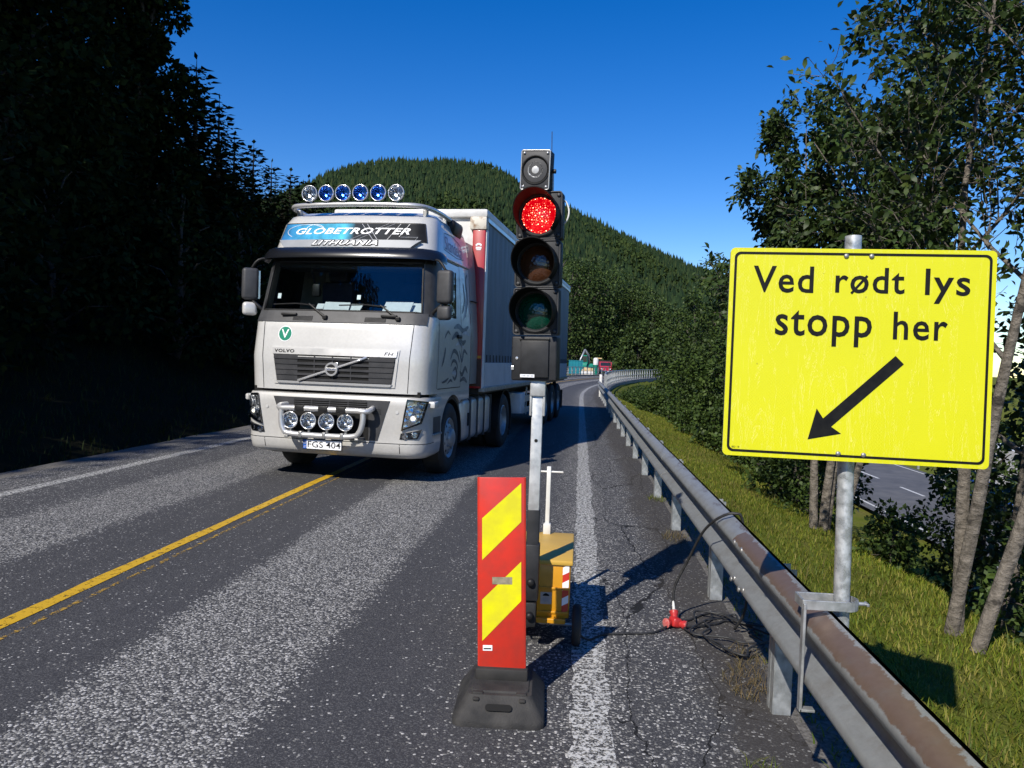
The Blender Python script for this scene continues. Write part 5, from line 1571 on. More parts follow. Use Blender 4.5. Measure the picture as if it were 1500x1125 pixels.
# ------------------------------------------------------------------ cable, coil and red sockets
M['cable'] = pmat('cable_rubber', (0.012, 0.012, 0.013), (0.03, 0.03, 0.03), 30, 0.55)
def cable(name, pts, r, label=None, parent=None, n=8):
    bm = BM(); tube(bm, smoothpath(pts, n), r, 7)
    o = mk(name, bm, M['cable'], parent, True)
    if label: tag(o, label, 'cable')
    return o
z0 = 0.009
cable('power_cable', [(0.02, 4.46, 0.10), (0.10, 4.5, 0.02), (0.2, 4.63, z0), (0.35, 4.68, z0), (0.5, 4.72, z0), (0.6, 4.82, 0.02)], 0.0065, 'thin black cable lying on the asphalt from the trolley to the red sockets')
cable('hanging_cable', [(0.650, 4.965, 0.13), (0.662, 4.975, 0.24), (0.735, 4.95, 0.42), (0.79, 4.85, 0.60), (0.84, 4.76, 0.70), (0.90, 4.70, 0.758), (0.955, 4.68, 0.775), (1.0, 4.68, 0.74), (1.03, 4.7, 0.5), (1.06, 4.75, 0.2), (1.02, 4.85, 0.02)], 0.0085, 'black cable slung up over the top of the crash barrier')
ccp = []
rr_ = random.Random(3)
for k in range(36):
    a = k * 0.62
    ccp.append((0.98 + (0.19 + 0.09 * math.sin(k * 1.7)) * math.cos(a) + rr_.uniform(-.02, .02), 4.78 + (0.27 + .12 * math.cos(k * 0.9)) * math.sin(a) + rr_.uniform(-.03, .03), z0 + 0.014 * (k // 10) * 0.7 + rr_.uniform(0, .012)))
lead = [(0.68, 4.93, 0.03), (0.76, 5.0, z0), (0.86, 5.12, z0), (0.98, 5.2, z0), (1.1, 5.05, z0)]
cable('coiled_cable', lead + ccp, 0.0065, 'loosely coiled black cable heaped beneath the crash barrier', n=5)
sk = empty('socket_splitter', (0.655, 4.87, 0.0), R(25), 'red three-way plug splitter lying on the asphalt beside the barrier', 'plug')
sk.scale = (0.8, 0.8, 0.8)
M['plug_red'] = pmat('plug_red', (0.5, 0.02, 0.02), (0.38, 0.03, 0.03), 30, 0.4, bmp=0.1, bscale=80)
bm = BM(); box(bm, (0, 0, 0.045), (0.08, 0.09, 0.075), 0.02, Matrix.Rotation(R(15), 3, 'Y'), 3); mk('splitter_body', bm, M['plug_red'], sk, True, 50)
for (p, d) in (((-0.07, -0.01, 0.045), (-1, -0.25, 0.1)), ((0.045, -0.05, 0.035), (0.7, -0.75, -0.1)), ((0.02, 0.05, 0.09), (0.25, 0.6, 0.85))):
    bm = BM(); lathe(bm, [(0.022, -0.05), (0.028, -0.01), (0.034, 0.0), (0.034, 0.022), (0.027, 0.022), (0.024, 0.002), (0, 0.002)], 18, axis_matrix(p, d)); so = mk('socket', bm, M['plug_red'], sk, True, 50)
    bm = BM(); lathe(bm, [(0.035, 0.019), (0.038, 0.022), (0.03, 0.026), (0, 0.028)], 18, axis_matrix(p, d)); mk('socket_cap', bm, pmat('dusty_red_cap', (0.45, 0.05, 0.05), (0.5, 0.2, 0.18), 60, 0.5) if 'dusty_red_cap' not in bpy.data.materials else bpy.data.materials['dusty_red_cap'], so, True, 40)
bm = BM(); tube(bm, [(0.03, 0.07, 0.11), (0.045, 0.11, 0.175)], [0.013, 0.008], 10); mk('cable_gland', bm, M['white_plastic'], sk, True)

# ------------------------------------------------------------------ vegetation
def unit(a):
    return a / np.maximum(np.linalg.norm(a, axis=1, keepdims=True), 1e-9)

def leaf_arrays(P, size, ar=0.55, up_bias=0.5, droop=0.3, dirs=None, jit=0.35, fold=0.12):
    """kite-shaped folded leaves at points P; returns vertices and triangles"""
    n = len(P)
    d = unit(rng.normal(size=(n, 3)))
    if dirs is not None:
        d = unit(dirs + 0.9 * d)
    d[:, 2] -= droop
    d = unit(d)
    nrm = unit(rng.normal(size=(n, 3)) + np.array([0, 0, up_bias * 2]))
    w = unit(np.cross(d, nrm))
    nrm = np.cross(w, d)
    L = (size * (1 + jit * rng.uniform(-1, 1, n)))[:, None]
    Wd = L * ar * 0.5
    v0 = P; v2 = P + d * L
    mid = P + d * L * 0.45 + nrm * L * fold
    v1 = mid + w * Wd - nrm * L * fold; v3 = mid - w * Wd - nrm * L * fold
    V = np.stack([v0, v1, v2, v3], 1).reshape(-1, 3)
    i = np.arange(n)[:, None] * 4
    F = np.concatenate([i + np.array([[0, 1, 2]]), i + np.array([[0, 2, 3]])], 1).reshape(-1, 3)
    return V, F

def oval_leaves(P, size, ar=0.5, dirs=None, droop=0.3, jit=0.35):
    n = len(P)
    d = unit(rng.normal(size=(n, 3)))
    if dirs is not None: d = unit(dirs * 0.9 + d)
    d[:, 2] -= droop
    d = unit(d)
    nrm = unit(rng.normal(size=(n, 3)) * 0.8 + np.array([0, 0, 1.0]))
    w = unit(np.cross(d, nrm)); nrm = np.cross(w, d)
    L = (size * (1 + jit * rng.uniform(-1, 1, n)))[:, None]
    hw = L * ar * 0.5
    a = P + d * L * 0.06
    ml = P + d * L * 0.38 + nrm * L * 0.05; mh = P + d * L * 0.72 + nrm * L * 0.03
    tip = P + d * L - nrm * L * 0.08
    up_ = nrm * L * 0.07
    V = np.stack([a, ml + w * hw + up_, mh + w * hw * 0.8 + up_, tip, mh - w * hw * 0.8 + up_, ml - w * hw + up_, P - d * L * 0.12], 1).reshape(-1, 3)
    i = np.arange(n)[:, None] * 7
    F = np.concatenate([i + np.array([t]) for t in ([6, 1, 5], [1, 2, 5], [2, 4, 5], [2, 3, 4])], 1).reshape(-1, 3)
    return V, F

M['bark_grey'] = None
def barkmat(name, c1, c2, dark):
    m, nt, b = newmat(name)
    mp = N(nt, 'ShaderNodeMapping'); mp.inputs['Scale'].default_value = (4, 4, 6)
    tc = N(nt, 'ShaderNodeTexCoord'); nt.links.new(tc.outputs['Object'], mp.inputs[0])
    n = noise(nt, 3, 6, 0.7, vec=mp.outputs[0]); n2 = noise(nt, 6, 3, 0.5)
    c = mix(nt, ramp(nt, n.outputs['Fac'], [(0.35, 0.0), (0.62, 1.0)]).outputs[0], c1, c2)
    sp = ramp(nt, n2.outputs['Fac'], [(0.62, 0.0), (0.66, 1.0)])
    c = mix(nt, sp.outputs[0], c, dark)
    nt.links.new(c, b.inputs['Base Color']); b.inputs['Roughness'].default_value = 0.9
    bump(nt, b, n.outputs['Fac'], 1.0, 0.05)
    return m
M['bark_grey'] = barkmat('grey_alder_bark', (0.075, 0.064, 0.05), (0.24, 0.21, 0.175), (0.05, 0.043, 0.035))
M['bark_dark'] = barkmat('dark_bark', (0.05, 0.042, 0.035), (0.09, 0.078, 0.065), (0.02, 0.018, 0.016))
M['leaf_near'] = leafmat('alder_leaves', [(0.022, 0.040, 0.010), (0.035, 0.062, 0.014), (0.048, 0.085, 0.018), (0.075, 0.105, 0.022)], 0.18, 0.5, 0.3)
M['leaf_mid'] = leafmat('thicket_leaves', [(0.018, 0.034, 0.009), (0.034, 0.062, 0.012), (0.056, 0.095, 0.018), (0.085, 0.125, 0.028)], 0.2, 0.55, 0.25)
M['leaf_far'] = leafmat('wood_leaves', [(0.016, 0.032, 0.008), (0.032, 0.058, 0.013), (0.052, 0.085, 0.018), (0.07, 0.10, 0.022)], 0.15, 0.6, 0.25)
M['leaf_dark'] = leafmat('shaded_leaves', [(0.006, 0.012, 0.004), (0.011, 0.020, 0.006), (0.018, 0.030, 0.008)], 0.0, 0.8, 0.04)  # darker than real foliage: the left hillside's shade is in the colour
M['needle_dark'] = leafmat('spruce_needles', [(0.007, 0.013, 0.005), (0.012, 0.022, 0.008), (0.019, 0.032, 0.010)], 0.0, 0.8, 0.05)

class Grow:
    def __init__(self, seed):
        self.r = random.Random(seed); self.bl = 0.5
        self.bm = BM()
        self.tw = []            # (point, direction)
    def branch(self, p, d, length, rad, level, maxlev, wob=0.12, upw=0.06, nseg=None, kids=5, spread=55, kstart=0.3):
        r = self.r
        n = nseg or max(3, int(length / 0.35))
        n = min(n, 10)
        pts = [Vector(p)]; ds = []
        d = Vector(d).normalized()
        for i in range(n):
            d = (d + Vector((r.gauss(0, wob), r.gauss(0, wob), r.gauss(0, wob) + upw))).normalized()
            pts.append(pts[-1] + d * (length / n)); ds.append(d.copy())
        rads = [max(0.0025, rad * (1 - (0.80 if level else 0.94) * i / n) * (r.uniform(0.9, 1.1) if level == 0 else 1)) for i in range(n + 1)]
        tube(self.bm, pts, rads, 8 if rad > 0.04 else (5 if rad > 0.012 else 3), False)
        if level >= maxlev - 1:
            st = 1 if level >= maxlev else int(n * 0.55)
            for i in range(st, n + 1):
                self.tw.append((pts[i], ds[min(i, n - 1)]))
                if i < n: self.tw.append(((pts[i] + pts[i + 1]) / 2, ds[i]))
        if level == 0:
            for i in range(int(n * 0.72), n + 1):
                for q in range(5): self.tw.append((pts[i] + Vector((r.gauss(0, .07), r.gauss(0, .07), r.gauss(0, .1))), Vector((r.gauss(0, 1), r.gauss(0, 1), 0.2)).normalized()))
        if level < maxlev:
            for k in range(kids):
                t = kstart + (1 - kstart) * (k + r.random() * 0.8) / kids
                i = min(n - 1, int(t * n))
                dd = ds[i]
                ax = dd.orthogonal().normalized()
                ax.rotate(Matrix.Rotation(r.uniform(0, 2 * PI), 3, dd))
                cd = dd.copy(); cd.rotate(Matrix.Rotation(R(spread * r.uniform(0.6, 1.2)), 3, ax))
                ln = length * r.uniform(0.38, 0.62) * (1.15 - 0.5 * t) * (self.bl if level == 0 else 1.0)
                self.branch(pts[i], cd, ln, rads[i] * 0.55, level + 1, maxlev, wob * 1.25, upw, None, kids, spread, 0.2)
        return pts

def leafy_tree(name, loc, stems, label, cat='tree', group=None, seed=1, leaf=0.075, per=7, mat='leaf_near', bark='bark_grey', maxlev=3, kids=5, spread=55, spreadleaf=0.045, blen=0.5, kstart=0.35, droop=0.3):
    """stems: (dx, dy, direction, length, radius)"""
    root = empty(name, loc, 0, label, cat, group)
    g = Grow(seed); g.bl = blen
    for (dx, dy, d, ln, rad) in stems:
        g.branch((dx, dy, -0.25), d, ln, rad, 0, maxlev, 0.05, 0.03, 10, kids + 3, spread, kstart)
    mk('trunk', g.bm, M[bark], root, True)
    P = np.array([t[0][:] for t in g.tw]); D = np.array([t[1][:] for t in g.tw])
    P = np.repeat(P, per, 0); D = np.repeat(D, per, 0)
    P = P + rng.normal(size=P.shape) * spreadleaf
    V, F = oval_leaves(P, leaf, 0.5, D, droop)
    mknp('crown', V, F, M[mat], root)
    return root, len(P)

nl = 0
# grey-barked alders just beyond the barrier
t1 = leafy_tree('alder_tree', (3.15, 10.4, -0.45), [(0, 0, (0.05, 0.05, 1), 5.9, 0.06), (0.12, 0.05, (0.10, 0.1, 1), 6.3, 0.06), (0.26, -0.02, (0.22, -0.05, 1), 5.8, 0.055), (0.18, 0.1, (0.15, 0.0, 1), 5.4, 0.05)],
                'multi-stemmed grey alder rising behind the left half of the yellow sign', 'tree', 'alders beyond the crash barrier', 11, 0.085, 3, kids=5, kstart=0.40, blen=0.58)
t2 = leafy_tree('alder_tree', (3.05, 6.5, -0.48), [(0, 0, (0.01, 0.0, 1), 6.3, 0.062), (0.11, 0.05, (0.06, 0.02, 1), 6.6, 0.058)],
                'twin-stemmed grey alder behind the right half of the yellow sign', 'tree', 'alders beyond the crash barrier', 23, 0.07, 2, kids=5, kstart=0.42, blen=0.58)
t3 = leafy_tree('alder_tree', (3.02, 6.1, -0.50), [(0, 0, (0.26, 0.05, 1), 6.8, 0.062)],
                'single grey alder trunk leaning right at the picture edge', 'tree', 'alders beyond the crash barrier', 31, 0.07, 2, kids=5, kstart=0.42)
t4 = leafy_tree('alder_tree', (4.5, 8.3, -1.2), [(0, 0, (0.06, 0.0, 1), 7.6, 0.075)],
                'tall dark alder farther down the bank at the right edge', 'tree', 'alders beyond the crash barrier', 47, 0.075, 2, kids=5, kstart=0.35)
print('leaves', t1[1], t2[1], t3[1], t4[1])

def bushy(name, loc, h, rad, label, seed, leaf, n, mat, cat='tree', group=None, bark='bark_dark', lobes=16, base=0.12, conical=0.35, hollow=0.55):
    """tree seen from farther off: trunk with limbs into leaf clumps spread through an uneven crown"""
    r = random.Random(seed)
    root = empty(name, loc, r.uniform(0, 6.28), label, cat, group)
    bm = BM()
    tube(bm, [(0, 0, -0.6), (0.03 * h * r.uniform(-1, 1), 0.03 * h * r.uniform(-1, 1), h * 0.5), (0, 0, h * 0.9)], [h * 0.022 + .02, h * 0.014 + .01, 0.012], 7)
    C, RR = [], []
    for k in range(lobes):
        t = base + (1 - base) * (k + r.random()) / lobes
        a = k * 2.4 + r.uniform(-.5, .5)
        w = rad * (1 - conical * t) * math.sqrt(max(0.06, 1 - ((t - 0.45) / 0.62) ** 2)) * r.uniform(0.35, 1.0)
        c = Vector((w * math.cos(a), w * math.sin(a), t * h))
        q = rad * r.uniform(0.32, 0.52) * (1 - 0.35 * t)
        C.append(c); RR.append(q)
        tube(bm, [(0, 0, max(0.05, t - 0.16) * h * 0.92), c * 0.55 + Vector((0, 0, 0.4 * t * h)), c], [h * 0.009 + .006, h * 0.006 + .003, 0.004], 4, False)
    mk('trunk', bm, M[bark], root, True)
    C = np.array([c[:] for c in C]); RR = np.array(RR)
    wts = RR ** 2 / (RR ** 2).sum()
    idx = rng.choice(len(C), n, p=wts)
    dirs = unit(rng.normal(size=(n, 3)))
    rad_ = (hollow + (1.12 - hollow) * rng.random(n) ** 0.6)
    P = C[idx] + dirs * (RR[idx] * rad_)[:, None] * np.array([1, 1, 0.8])
    P += rng.normal(size=P.shape) * leaf * 0.4
    P[:, 2] = np.maximum(P[:, 2], 0.05)
    V, F = leaf_arrays(P, leaf, 0.7, 0.5, 0.25, dirs)
    mknp('crown', V, F, M[mat], root)
    return root

# thicket on the falling bank along the barrier
thick = [(3.7, 13.2, 2.3, 0.95), (4.4, 15.8, 3.6, 1.3), (4.9, 18.6, 5.2, 1.5), (4.1, 20.5, 3.2, 1.1), (4.9, 22.8, 6.0, 1.6), (4.6, 26.0, 6.4, 1.5), (5.2, 28.5, 5.8, 1.6), (4.2, 24.2, 3.4, 1.0),
         (4.7, 32.5, 5.9, 1.4), (5.0, 37, 5.4, 1.5), (5.2, 42, 5.6, 1.5), (7.8, 30, 6.0, 2.0), (6.7, 13.2, 3.8, 1.4), (4.4, 29.5, 3.6, 1.1),
         (6.4, 47, 7.0, 1.7), (8.6, 54, 10.5, 2.4), (10.5, 61, 11.5, 2.8)]
for vx, vy, vt in ((2.9, 44, -0.35), (3.2, 49, -0.3), (3.8, 54, -0.3), (4.4, 59, -0.3), (5.2, 64, -0.3), (3.9, 46, -0.2), (5.0, 52, -0.1), (6.2, 58, -0.1), (3.7, 38, 0.2), (3.5, 34.5, 0.25)):
    thick.append((vx, vy, vt - ground_z(vx, vy), 1.05))
for k, (x, y, h, r_) in enumerate(thick):
    nm = ['low leafy bush below the thicket beside the barrier', 'dense green alder in the thicket beside the bend of the barrier'][h > 3.5]
    bushy('alder_bush' if h <= 3.5 else 'thicket_tree', (x, y, ground_z(x, y) - 0.05), h, r_, nm, 100 + k, 0.075 + y * 0.0011, int(4200 + 900 * h), 'leaf_mid', 'bush' if h <= 3.5 else 'tree', 'low bushes on the bank' if h <= 3.5 else 'thicket trees on the bank', lobes=18, base=0.06)
# trees that close the view at the right edge
for k, (x, y, h, r_) in enumerate([(6.2, 9.6, 4.4, 1.8), (8.6, 12.6, 4.6, 2.0), (6.0, 7.0, 4.2, 1.6)]):
    bushy('thicket_tree', (x, y, ground_z(x, y)), h, r_, ['dark tree directly behind the twin grey alder trunks', 'tallest dark tree behind the alders, farthest down the bank', 'dark leafy tree at the right edge beside the leaning trunk'][k], 140 + k, 0.105, 6500, 'leaf_near', 'tree', 'dark trees behind the alders', lobes=22, base=0.1)
# undergrowth among the trunks
for k, (x, y, h, r_) in enumerate([(3.7, 9.3, 0.65, 0.45), (4.0, 5.2, 1.0, 0.7), (3.6, 4.5, 0.75, 0.55), (4.4, 7.2, 1.2, 0.8), (3.5, 11.6, 1.0, 0.6), (5.0, 6.0, 1.5, 0.9)]):
    bushy('shrub', (x, y, ground_z(x, y)), h, r_, ['pale-leaved low shrub beside the multi-stemmed alder', 'low shrub at the foot of the leaning trunk by the right edge', 'small bush in the lower right corner of the grass bank',
          'dark shrub behind the twin grey trunks', 'rounded shrub left of the multi-stemmed alder', 'dense bush behind the leaning trunk'][k], 160 + k, 0.06, 1500, 'leaf_mid', 'shrub', None, lobes=12, base=0.05)

# wood beyond the bridge
far = []
fr_ = random.Random(9)
for k in range(15):
    px = 815 + k * 14 + fr_.uniform(-6, 6)
    y = fr_.uniform(118, 150)
    top = np.interp(px, [800, 860, 900, 960, 1010, 1060], [385, 392, 412, 442, 462, 470]) + fr_.uniform(-8, 10)
    x = (px - 850) / 1127 * y
    h = 1.65 + (533 - top) / 1127 * y + 1.0
    far.append((x, y, h))
for k in range(6):
    y = fr_.uniform(95, 112); px = 930 + k * 22
    far.append(((px - 850) / 1127 * y, y, 7.5 + fr_.uniform(-1, 1)))
for k, (x, y, h) in enumerate(far):
    bushy('woodland_tree', (x, y, -1.0), h, h * 0.34, 'broadleaved tree in the sunlit wood beyond the bridge', 200 + k, 0.36, 7000, 'leaf_far', 'tree', 'wood beyond the bridge', lobes=22, base=0.12, conical=0.2)

# left: dark wooded hillside
def spruce_mesh(seed, h, rad, nwh, leaf):
    r = random.Random(seed)
    tk = BM(); tube(tk, [(0, 0, -0.6), (0, 0, h * 0.6), (0, 0, h)], [h * 0.02, h * 0.011, 0.01], 7)
    P, D, S = [], [], []
    for w in range(nwh):
        t = 0.04 + 0.95 * w / nwh
        z = h * t
        ln = rad * (1 - t) ** 0.85 * r.uniform(0.8, 1.12) + 0.12
        nb = 9 if t < 0.8 else 6
        a0 = r.uniform(0, 6.28)
        for b in range(nb):
            a = a0 + 6.283 * b / nb + r.uniform(-.25, .25)
            l = ln * r.uniform(0.7, 1.15)
            dz = -0.28 + 0.5 * t
            tip = Vector((math.cos(a) * l, math.sin(a) * l, z + dz * l))
            tube(tk, [(0, 0, z), tuple(tip)], [0.018, 0.005], 3, False)
            m = max(3, int(l / (leaf * 0.42)))
            for q in range(m):
                u = (q + 0.6) / m
                c = Vector((0, 0, z)) + (tip - Vector((0, 0, z))) * u
                wd = 0.42 * l * (1 - u * 0.75)
                for s in (-1, 1):
                    P.append((c.x, c.y, c.z)); D.append((math.cos(a) * 0.8 - s * math.sin(a), math.sin(a) * 0.8 + s * math.cos(a), -0.25)); S.append(max(0.12, min(leaf, wd)))
            P.append(tuple(tip)); D.append((math.cos(a), math.sin(a), 0.0)); S.append(leaf * .7)
    P.append((0, 0, h)); D.append((0, 0, 1)); S.append(0.3)
    P = np.array(P); D = unit(np.array(D)); S = np.array(S)
    n = len(P)
    D = unit(D + 0.22 * rng.normal(size=D.shape))
    nrm = unit(np.array([0, 0, 1.0]) + 0.35 * rng.normal(size=(n, 3)))
    w = unit(np.cross(D, nrm))
    L = S[:, None] * 1.25
    v0 = P; v2 = P + D * L; mid = P + D * L * 0.4 + np.array([0, 0, 1]) * L * 0.08
    V = np.stack([v0, mid + w * L * 0.36, v2, mid - w * L * 0.36], 1).reshape(-1, 3)
    i = np.arange(n)[:, None] * 4
    F = np.concatenate([i + np.array([[0, 1, 2]]), i + np.array([[0, 2, 3]])], 1).reshape(-1, 3)
    return tk, V, F
protos = []
def spruce(loc, h, seed, variant, label, group):
    if variant >= len(protos):
        root = empty('spruce_tree', loc, 0, label, 'tree', group)
        tk, V, F = spruce_mesh(50 + variant, 12.0, 2.5, 34, 0.55)
        mk('trunk', tk, M['bark_dark'], root, True); mknp('crown', V, F, M['needle_dark'], root)
        protos.append(root); o = root
    else:
        o = copy_tree(protos[variant])
        o['label'] = label; o['group'] = group; o['category'] = 'tree'
    s = h / 12.0
    o.location = loc; o.rotation_euler = (0, 0, seed * 1.7); o.scale = (s, s, s)
    return o
lab = 'dark spruce in the shaded wood on the left hillside'
lr = random.Random(21)
for k in range(3): spruce((0, 0, -100), 12, k, k, lab, 'spruces on the left hillside')
# skyline trees: (X, Y, height of the top)
sky_ = [(-14.2, 27, 12.05), (-14.3, 29, 11.3), (-14.6, 31, 10.5), (-15.1, 34, 11.0), (-15.5, 37, 10.9), (-15.7, 40, 11.2), (-16.2, 44, 11.8), (-15.4, 25.4, 11.6), (-16.8, 51, 11.6), (-15.5, 56, 11.4), (-17, 61, 12.0), (-15, 67, 11.5), (-14, 74, 11.8)]
first = 0
for k, (x, y, top) in enumerate(sky_):
    zb_ = ground_z(x, y)
    if first < 3: o = protos[first]; first += 1
    else: o = copy_tree(protos[k % 3]); o['label'] = lab; o['group'] = 'spruces on the left hillside'; o['category'] = 'tree'
    s = (top - zb_) / 12.0
    o.location = (x, y, zb_); o.rotation_euler = (0, 0, k * 1.3); o.scale = (s * 1.15, s * 1.15, s)
for k in range(26):
    x = lr.uniform(-26, -17); y = lr.uniform(18, 78); zb_ = ground_z(x, y)
    o = copy_tree(protos[k % 3]); s = lr.uniform(0.62, 0.85) * (0.8 if y > 30 else 1)
    o.location = (x, y, zb_ - .2); o.rotation_euler = (0, 0, k * 0.9); o.scale = (s * 1.1, s * 1.1, s)
    o['label'] = lab
# broadleaved trees and bushes of the near edge
for k, (x, y, h, r_) in enumerate([(-14.6, 17.0, 13.5, 3.0), (-16.8, 21.0, 15.0, 3.4), (-17.6, 25.2, 14.0, 3.2), (-19, 18, 16, 3.6), (-15.0, 25.0, 11.0, 1.9)]):
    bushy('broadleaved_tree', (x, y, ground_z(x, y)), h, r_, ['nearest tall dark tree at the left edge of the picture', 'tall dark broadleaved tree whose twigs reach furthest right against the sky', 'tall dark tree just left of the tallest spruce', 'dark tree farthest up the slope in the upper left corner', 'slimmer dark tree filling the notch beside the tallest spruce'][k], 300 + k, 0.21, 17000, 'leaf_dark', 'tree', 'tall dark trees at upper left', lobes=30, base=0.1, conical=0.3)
for k in range(20):
    y = 9 + k * 3.6 + lr.uniform(-1, 1); x = -10.2 - lr.random() * 1.8 - (0.4 if y < 20 else 0)
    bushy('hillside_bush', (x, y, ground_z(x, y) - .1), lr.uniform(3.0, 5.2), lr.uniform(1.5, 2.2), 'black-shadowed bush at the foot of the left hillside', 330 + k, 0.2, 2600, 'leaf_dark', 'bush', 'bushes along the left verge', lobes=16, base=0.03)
# the wood goes on behind the camera on the left; its crowns shade the hillside
for k in range(20):
    x = -17.5 - (k % 4) * 2.6 + lr.uniform(-.6, .6); y = -26 + k * 2.25
    top = min(24.5, 2.0 * (-7.6 - x) - 0.5) if k % 4 < 3 else 26
    zb_ = ground_z(x, y)
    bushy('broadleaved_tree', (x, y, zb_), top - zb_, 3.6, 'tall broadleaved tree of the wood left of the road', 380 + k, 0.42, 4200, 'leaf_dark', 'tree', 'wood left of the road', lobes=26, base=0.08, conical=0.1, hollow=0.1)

# ------------------------------------------------------------------ mountain with its forest
px_ = [300, 380, 440, 470, 500, 530, 560, 600, 640, 675, 705, 735, 760, 800, 830, 870, 900, 940, 980, 1020, 1060, 1120, 1200, 1350]
py_ = [310, 285, 262, 248, 240, 235, 232, 236, 234, 240, 243, 258, 276, 297, 310, 330, 346, 366, 384, 400, 415, 432, 450, 480]
D0, D1 = 240.0, 760.0
def mnt(t, u):
    """t lateral tangent, u 0..1 from foot to ridge"""
    px = 850 + 1127 * t
    e = (530 + (px - 850) * 0.035 - np.interp(px, px_, py_)) / 1127 - 0.006
    d = D0 + (D1 - D0) * u
    zr = 1.65 + e * D1
    z = zr * (0.06 + 0.94 * (u ** 1.15)) + 9 * math.sin(t * 38 + 2.2 * math.sin(u * 5)) * u * (1 - u) + 5 * math.sin(t * 90 + u * 11) * u * (1 - u)
    return (t * d, d, z - 4 * (1 - u))
ts = np.linspace(-0.56, 0.48, 70); us = np.linspace(0, 1, 30)
V = [mnt(t, u) for u in us for t in ts] + [(t * 1000, 1000, mnt(t, 1)[2] * 0.6) for t in ts]
W = len(ts)
F = [(j * W + i, j * W + i + 1, (j + 1) * W + i + 1, (j + 1) * W + i) for j in range(len(us)) for i in range(W - 1)]
M['hill_soil'] = pmat('forest_floor', (0.016, 0.026, 0.008), (0.03, 0.042, 0.012), 0.05, 0.95)
o = mkp('mountain', V, F, M['hill_soil'], None, True); o['kind'] = 'structure'
M['conifers'] = leafmat('mountain_conifers', [(0.008, 0.019, 0.008), (0.014, 0.029, 0.011), (0.021, 0.039, 0.013), (0.036, 0.050, 0.016)], 0.0, 0.8, 0.1)
M['broad'] = leafmat('mountain_broadleaves', [(0.020, 0.036, 0.010), (0.032, 0.053, 0.014), (0.05, 0.07, 0.018)], 0.0, 0.8, 0.1)
nT = 23000
tt = rng.uniform(-0.50, 0.40, nT); uu = np.sqrt(rng.uniform(0.0, 1.0, nT))
uu = np.where(rng.random(nT) < 0.06, 0.995, uu)
base = np.array([mnt(a, b) for a, b in zip(tt, uu)])
kind_ = (np.sin(tt * 30) + 1.5 * np.sin(uu * 9 + tt * 14) + rng.normal(size=nT) * 0.9 + (0.45 - uu) * 4) > 1.2
K = 7
def cones(B, hh, rr):
    n = len(B)
    Vs, Fs = [], []
    off = 0
    for (z0, z1, r0_) in ((0.06, 0.62, 1.0), (0.42, 1.0, 0.66)):
        a = np.arange(K) * 2 * PI / K
        ang = a[None, :] + rng.uniform(0, 6.28, (n, 1))
        rad = rr[:, None] * r0_ * rng.uniform(0.6, 1.25, (n, K))
        ring = np.stack([B[:, None, 0] + rad * np.cos(ang), B[:, None, 1] + rad * np.sin(ang), B[:, None, 2] + hh[:, None] * (z0 + rng.uniform(-.05, .05, (n, K)))], -1)
        apex = B[:, None, :] + np.array([0, 0, 1.0]) * (hh * z1)[:, None, None] + rng.normal(size=(n, 1, 3)) * 0.12
        Vv = np.concatenate([ring, apex], 1).reshape(-1, 3)
        i = np.arange(n)[:, None, None] * (K + 1)
        k = np.arange(K)
        f = np.stack([k, (k + 1) % K, np.full(K, K)], -1)[None]
        Fs.append((i + f).reshape(-1, 3) + off); Vs.append(Vv); off += len(Vv)
    return np.concatenate(Vs), np.concatenate(Fs)
B = base[~kind_]; n = len(B)
V, F = cones(B, rng.uniform(4.5, 9, n) * rng.uniform(0.7, 1.4, n), rng.uniform(1.1, 2.4, n))
o = mknp('mountain_spruce_forest', V, F, M['conifers']); tag(o, 'dense dark conifer forest covering the mountain slope', 'forest', None, 'stuff')
B = base[kind_]; n = len(B)
# rough rounded crowns: jittered little domes of leaf facets
m_ = 16
dirs = unit(rng.normal(size=(n * m_, 3))); dirs[:, 2] = np.abs(dirs[:, 2])
P = np.repeat(B, m_, 0) + dirs * rng.uniform(2.2, 3.4, (n * m_, 1)) + np.array([0, 0, 3.5])
V, F = leaf_arrays(P, 2.3, 0.95, 0.6, 0.15, dirs)
o = mknp('mountain_broadleaf_forest', V, F, M['broad']); tag(o, 'lighter broadleaved woodland patches on the mountain slope', 'forest', None, 'stuff')

# ------------------------------------------------------------------ grass
def blades(name, pts, size, mat, label, lean=0.35, width=0.05, parent=None):
    P = np.array(pts); n = len(P)
    a = rng.uniform(0, 6.283, n)
    L = size * rng.uniform(0.5, 1.3, n)
    d = np.stack([np.cos(a) * lean * rng.uniform(.3, 1.6, n), np.sin(a) * lean * rng.uniform(.3, 1.6, n), np.ones(n)], 1)
    w = np.stack([-np.sin(a), np.cos(a), np.zeros(n)], 1) * (L * width)[:, None]
    mid = P + d * (L * 0.55)[:, None]
    tip = mid + (d * np.array([2.0, 2.0, 0.75])) * (L * 0.45)[:, None]
    V = np.stack([P - w, P + w, mid + w * .8, mid - w * .8, tip], 1).reshape(-1, 3)
    i = np.arange(n)[:, None] * 5
    F = np.concatenate([i + np.array([[0, 1, 2]]), i + np.array([[0, 2, 3]]), i + np.array([[3, 2, 4]])], 1).reshape(-1, 3)
    o = mknp(name, V, F, mat, parent)
    if label: tag(o, label, 'grass', None, 'stuff')
    return o
M['grass'] = leafmat('bank_grass', [(0.07, 0.115, 0.010), (0.12, 0.165, 0.014), (0.19, 0.205, 0.02), (0.28, 0.235, 0.06)], 0.3, 0.55, 0.2)
M['dry_grass'] = leafmat('dry_grass', [(0.10, 0.075, 0.035), (0.17, 0.12, 0.055), (0.09, 0.09, 0.03)], 0.2, 0.7, 0.2)
pts = []
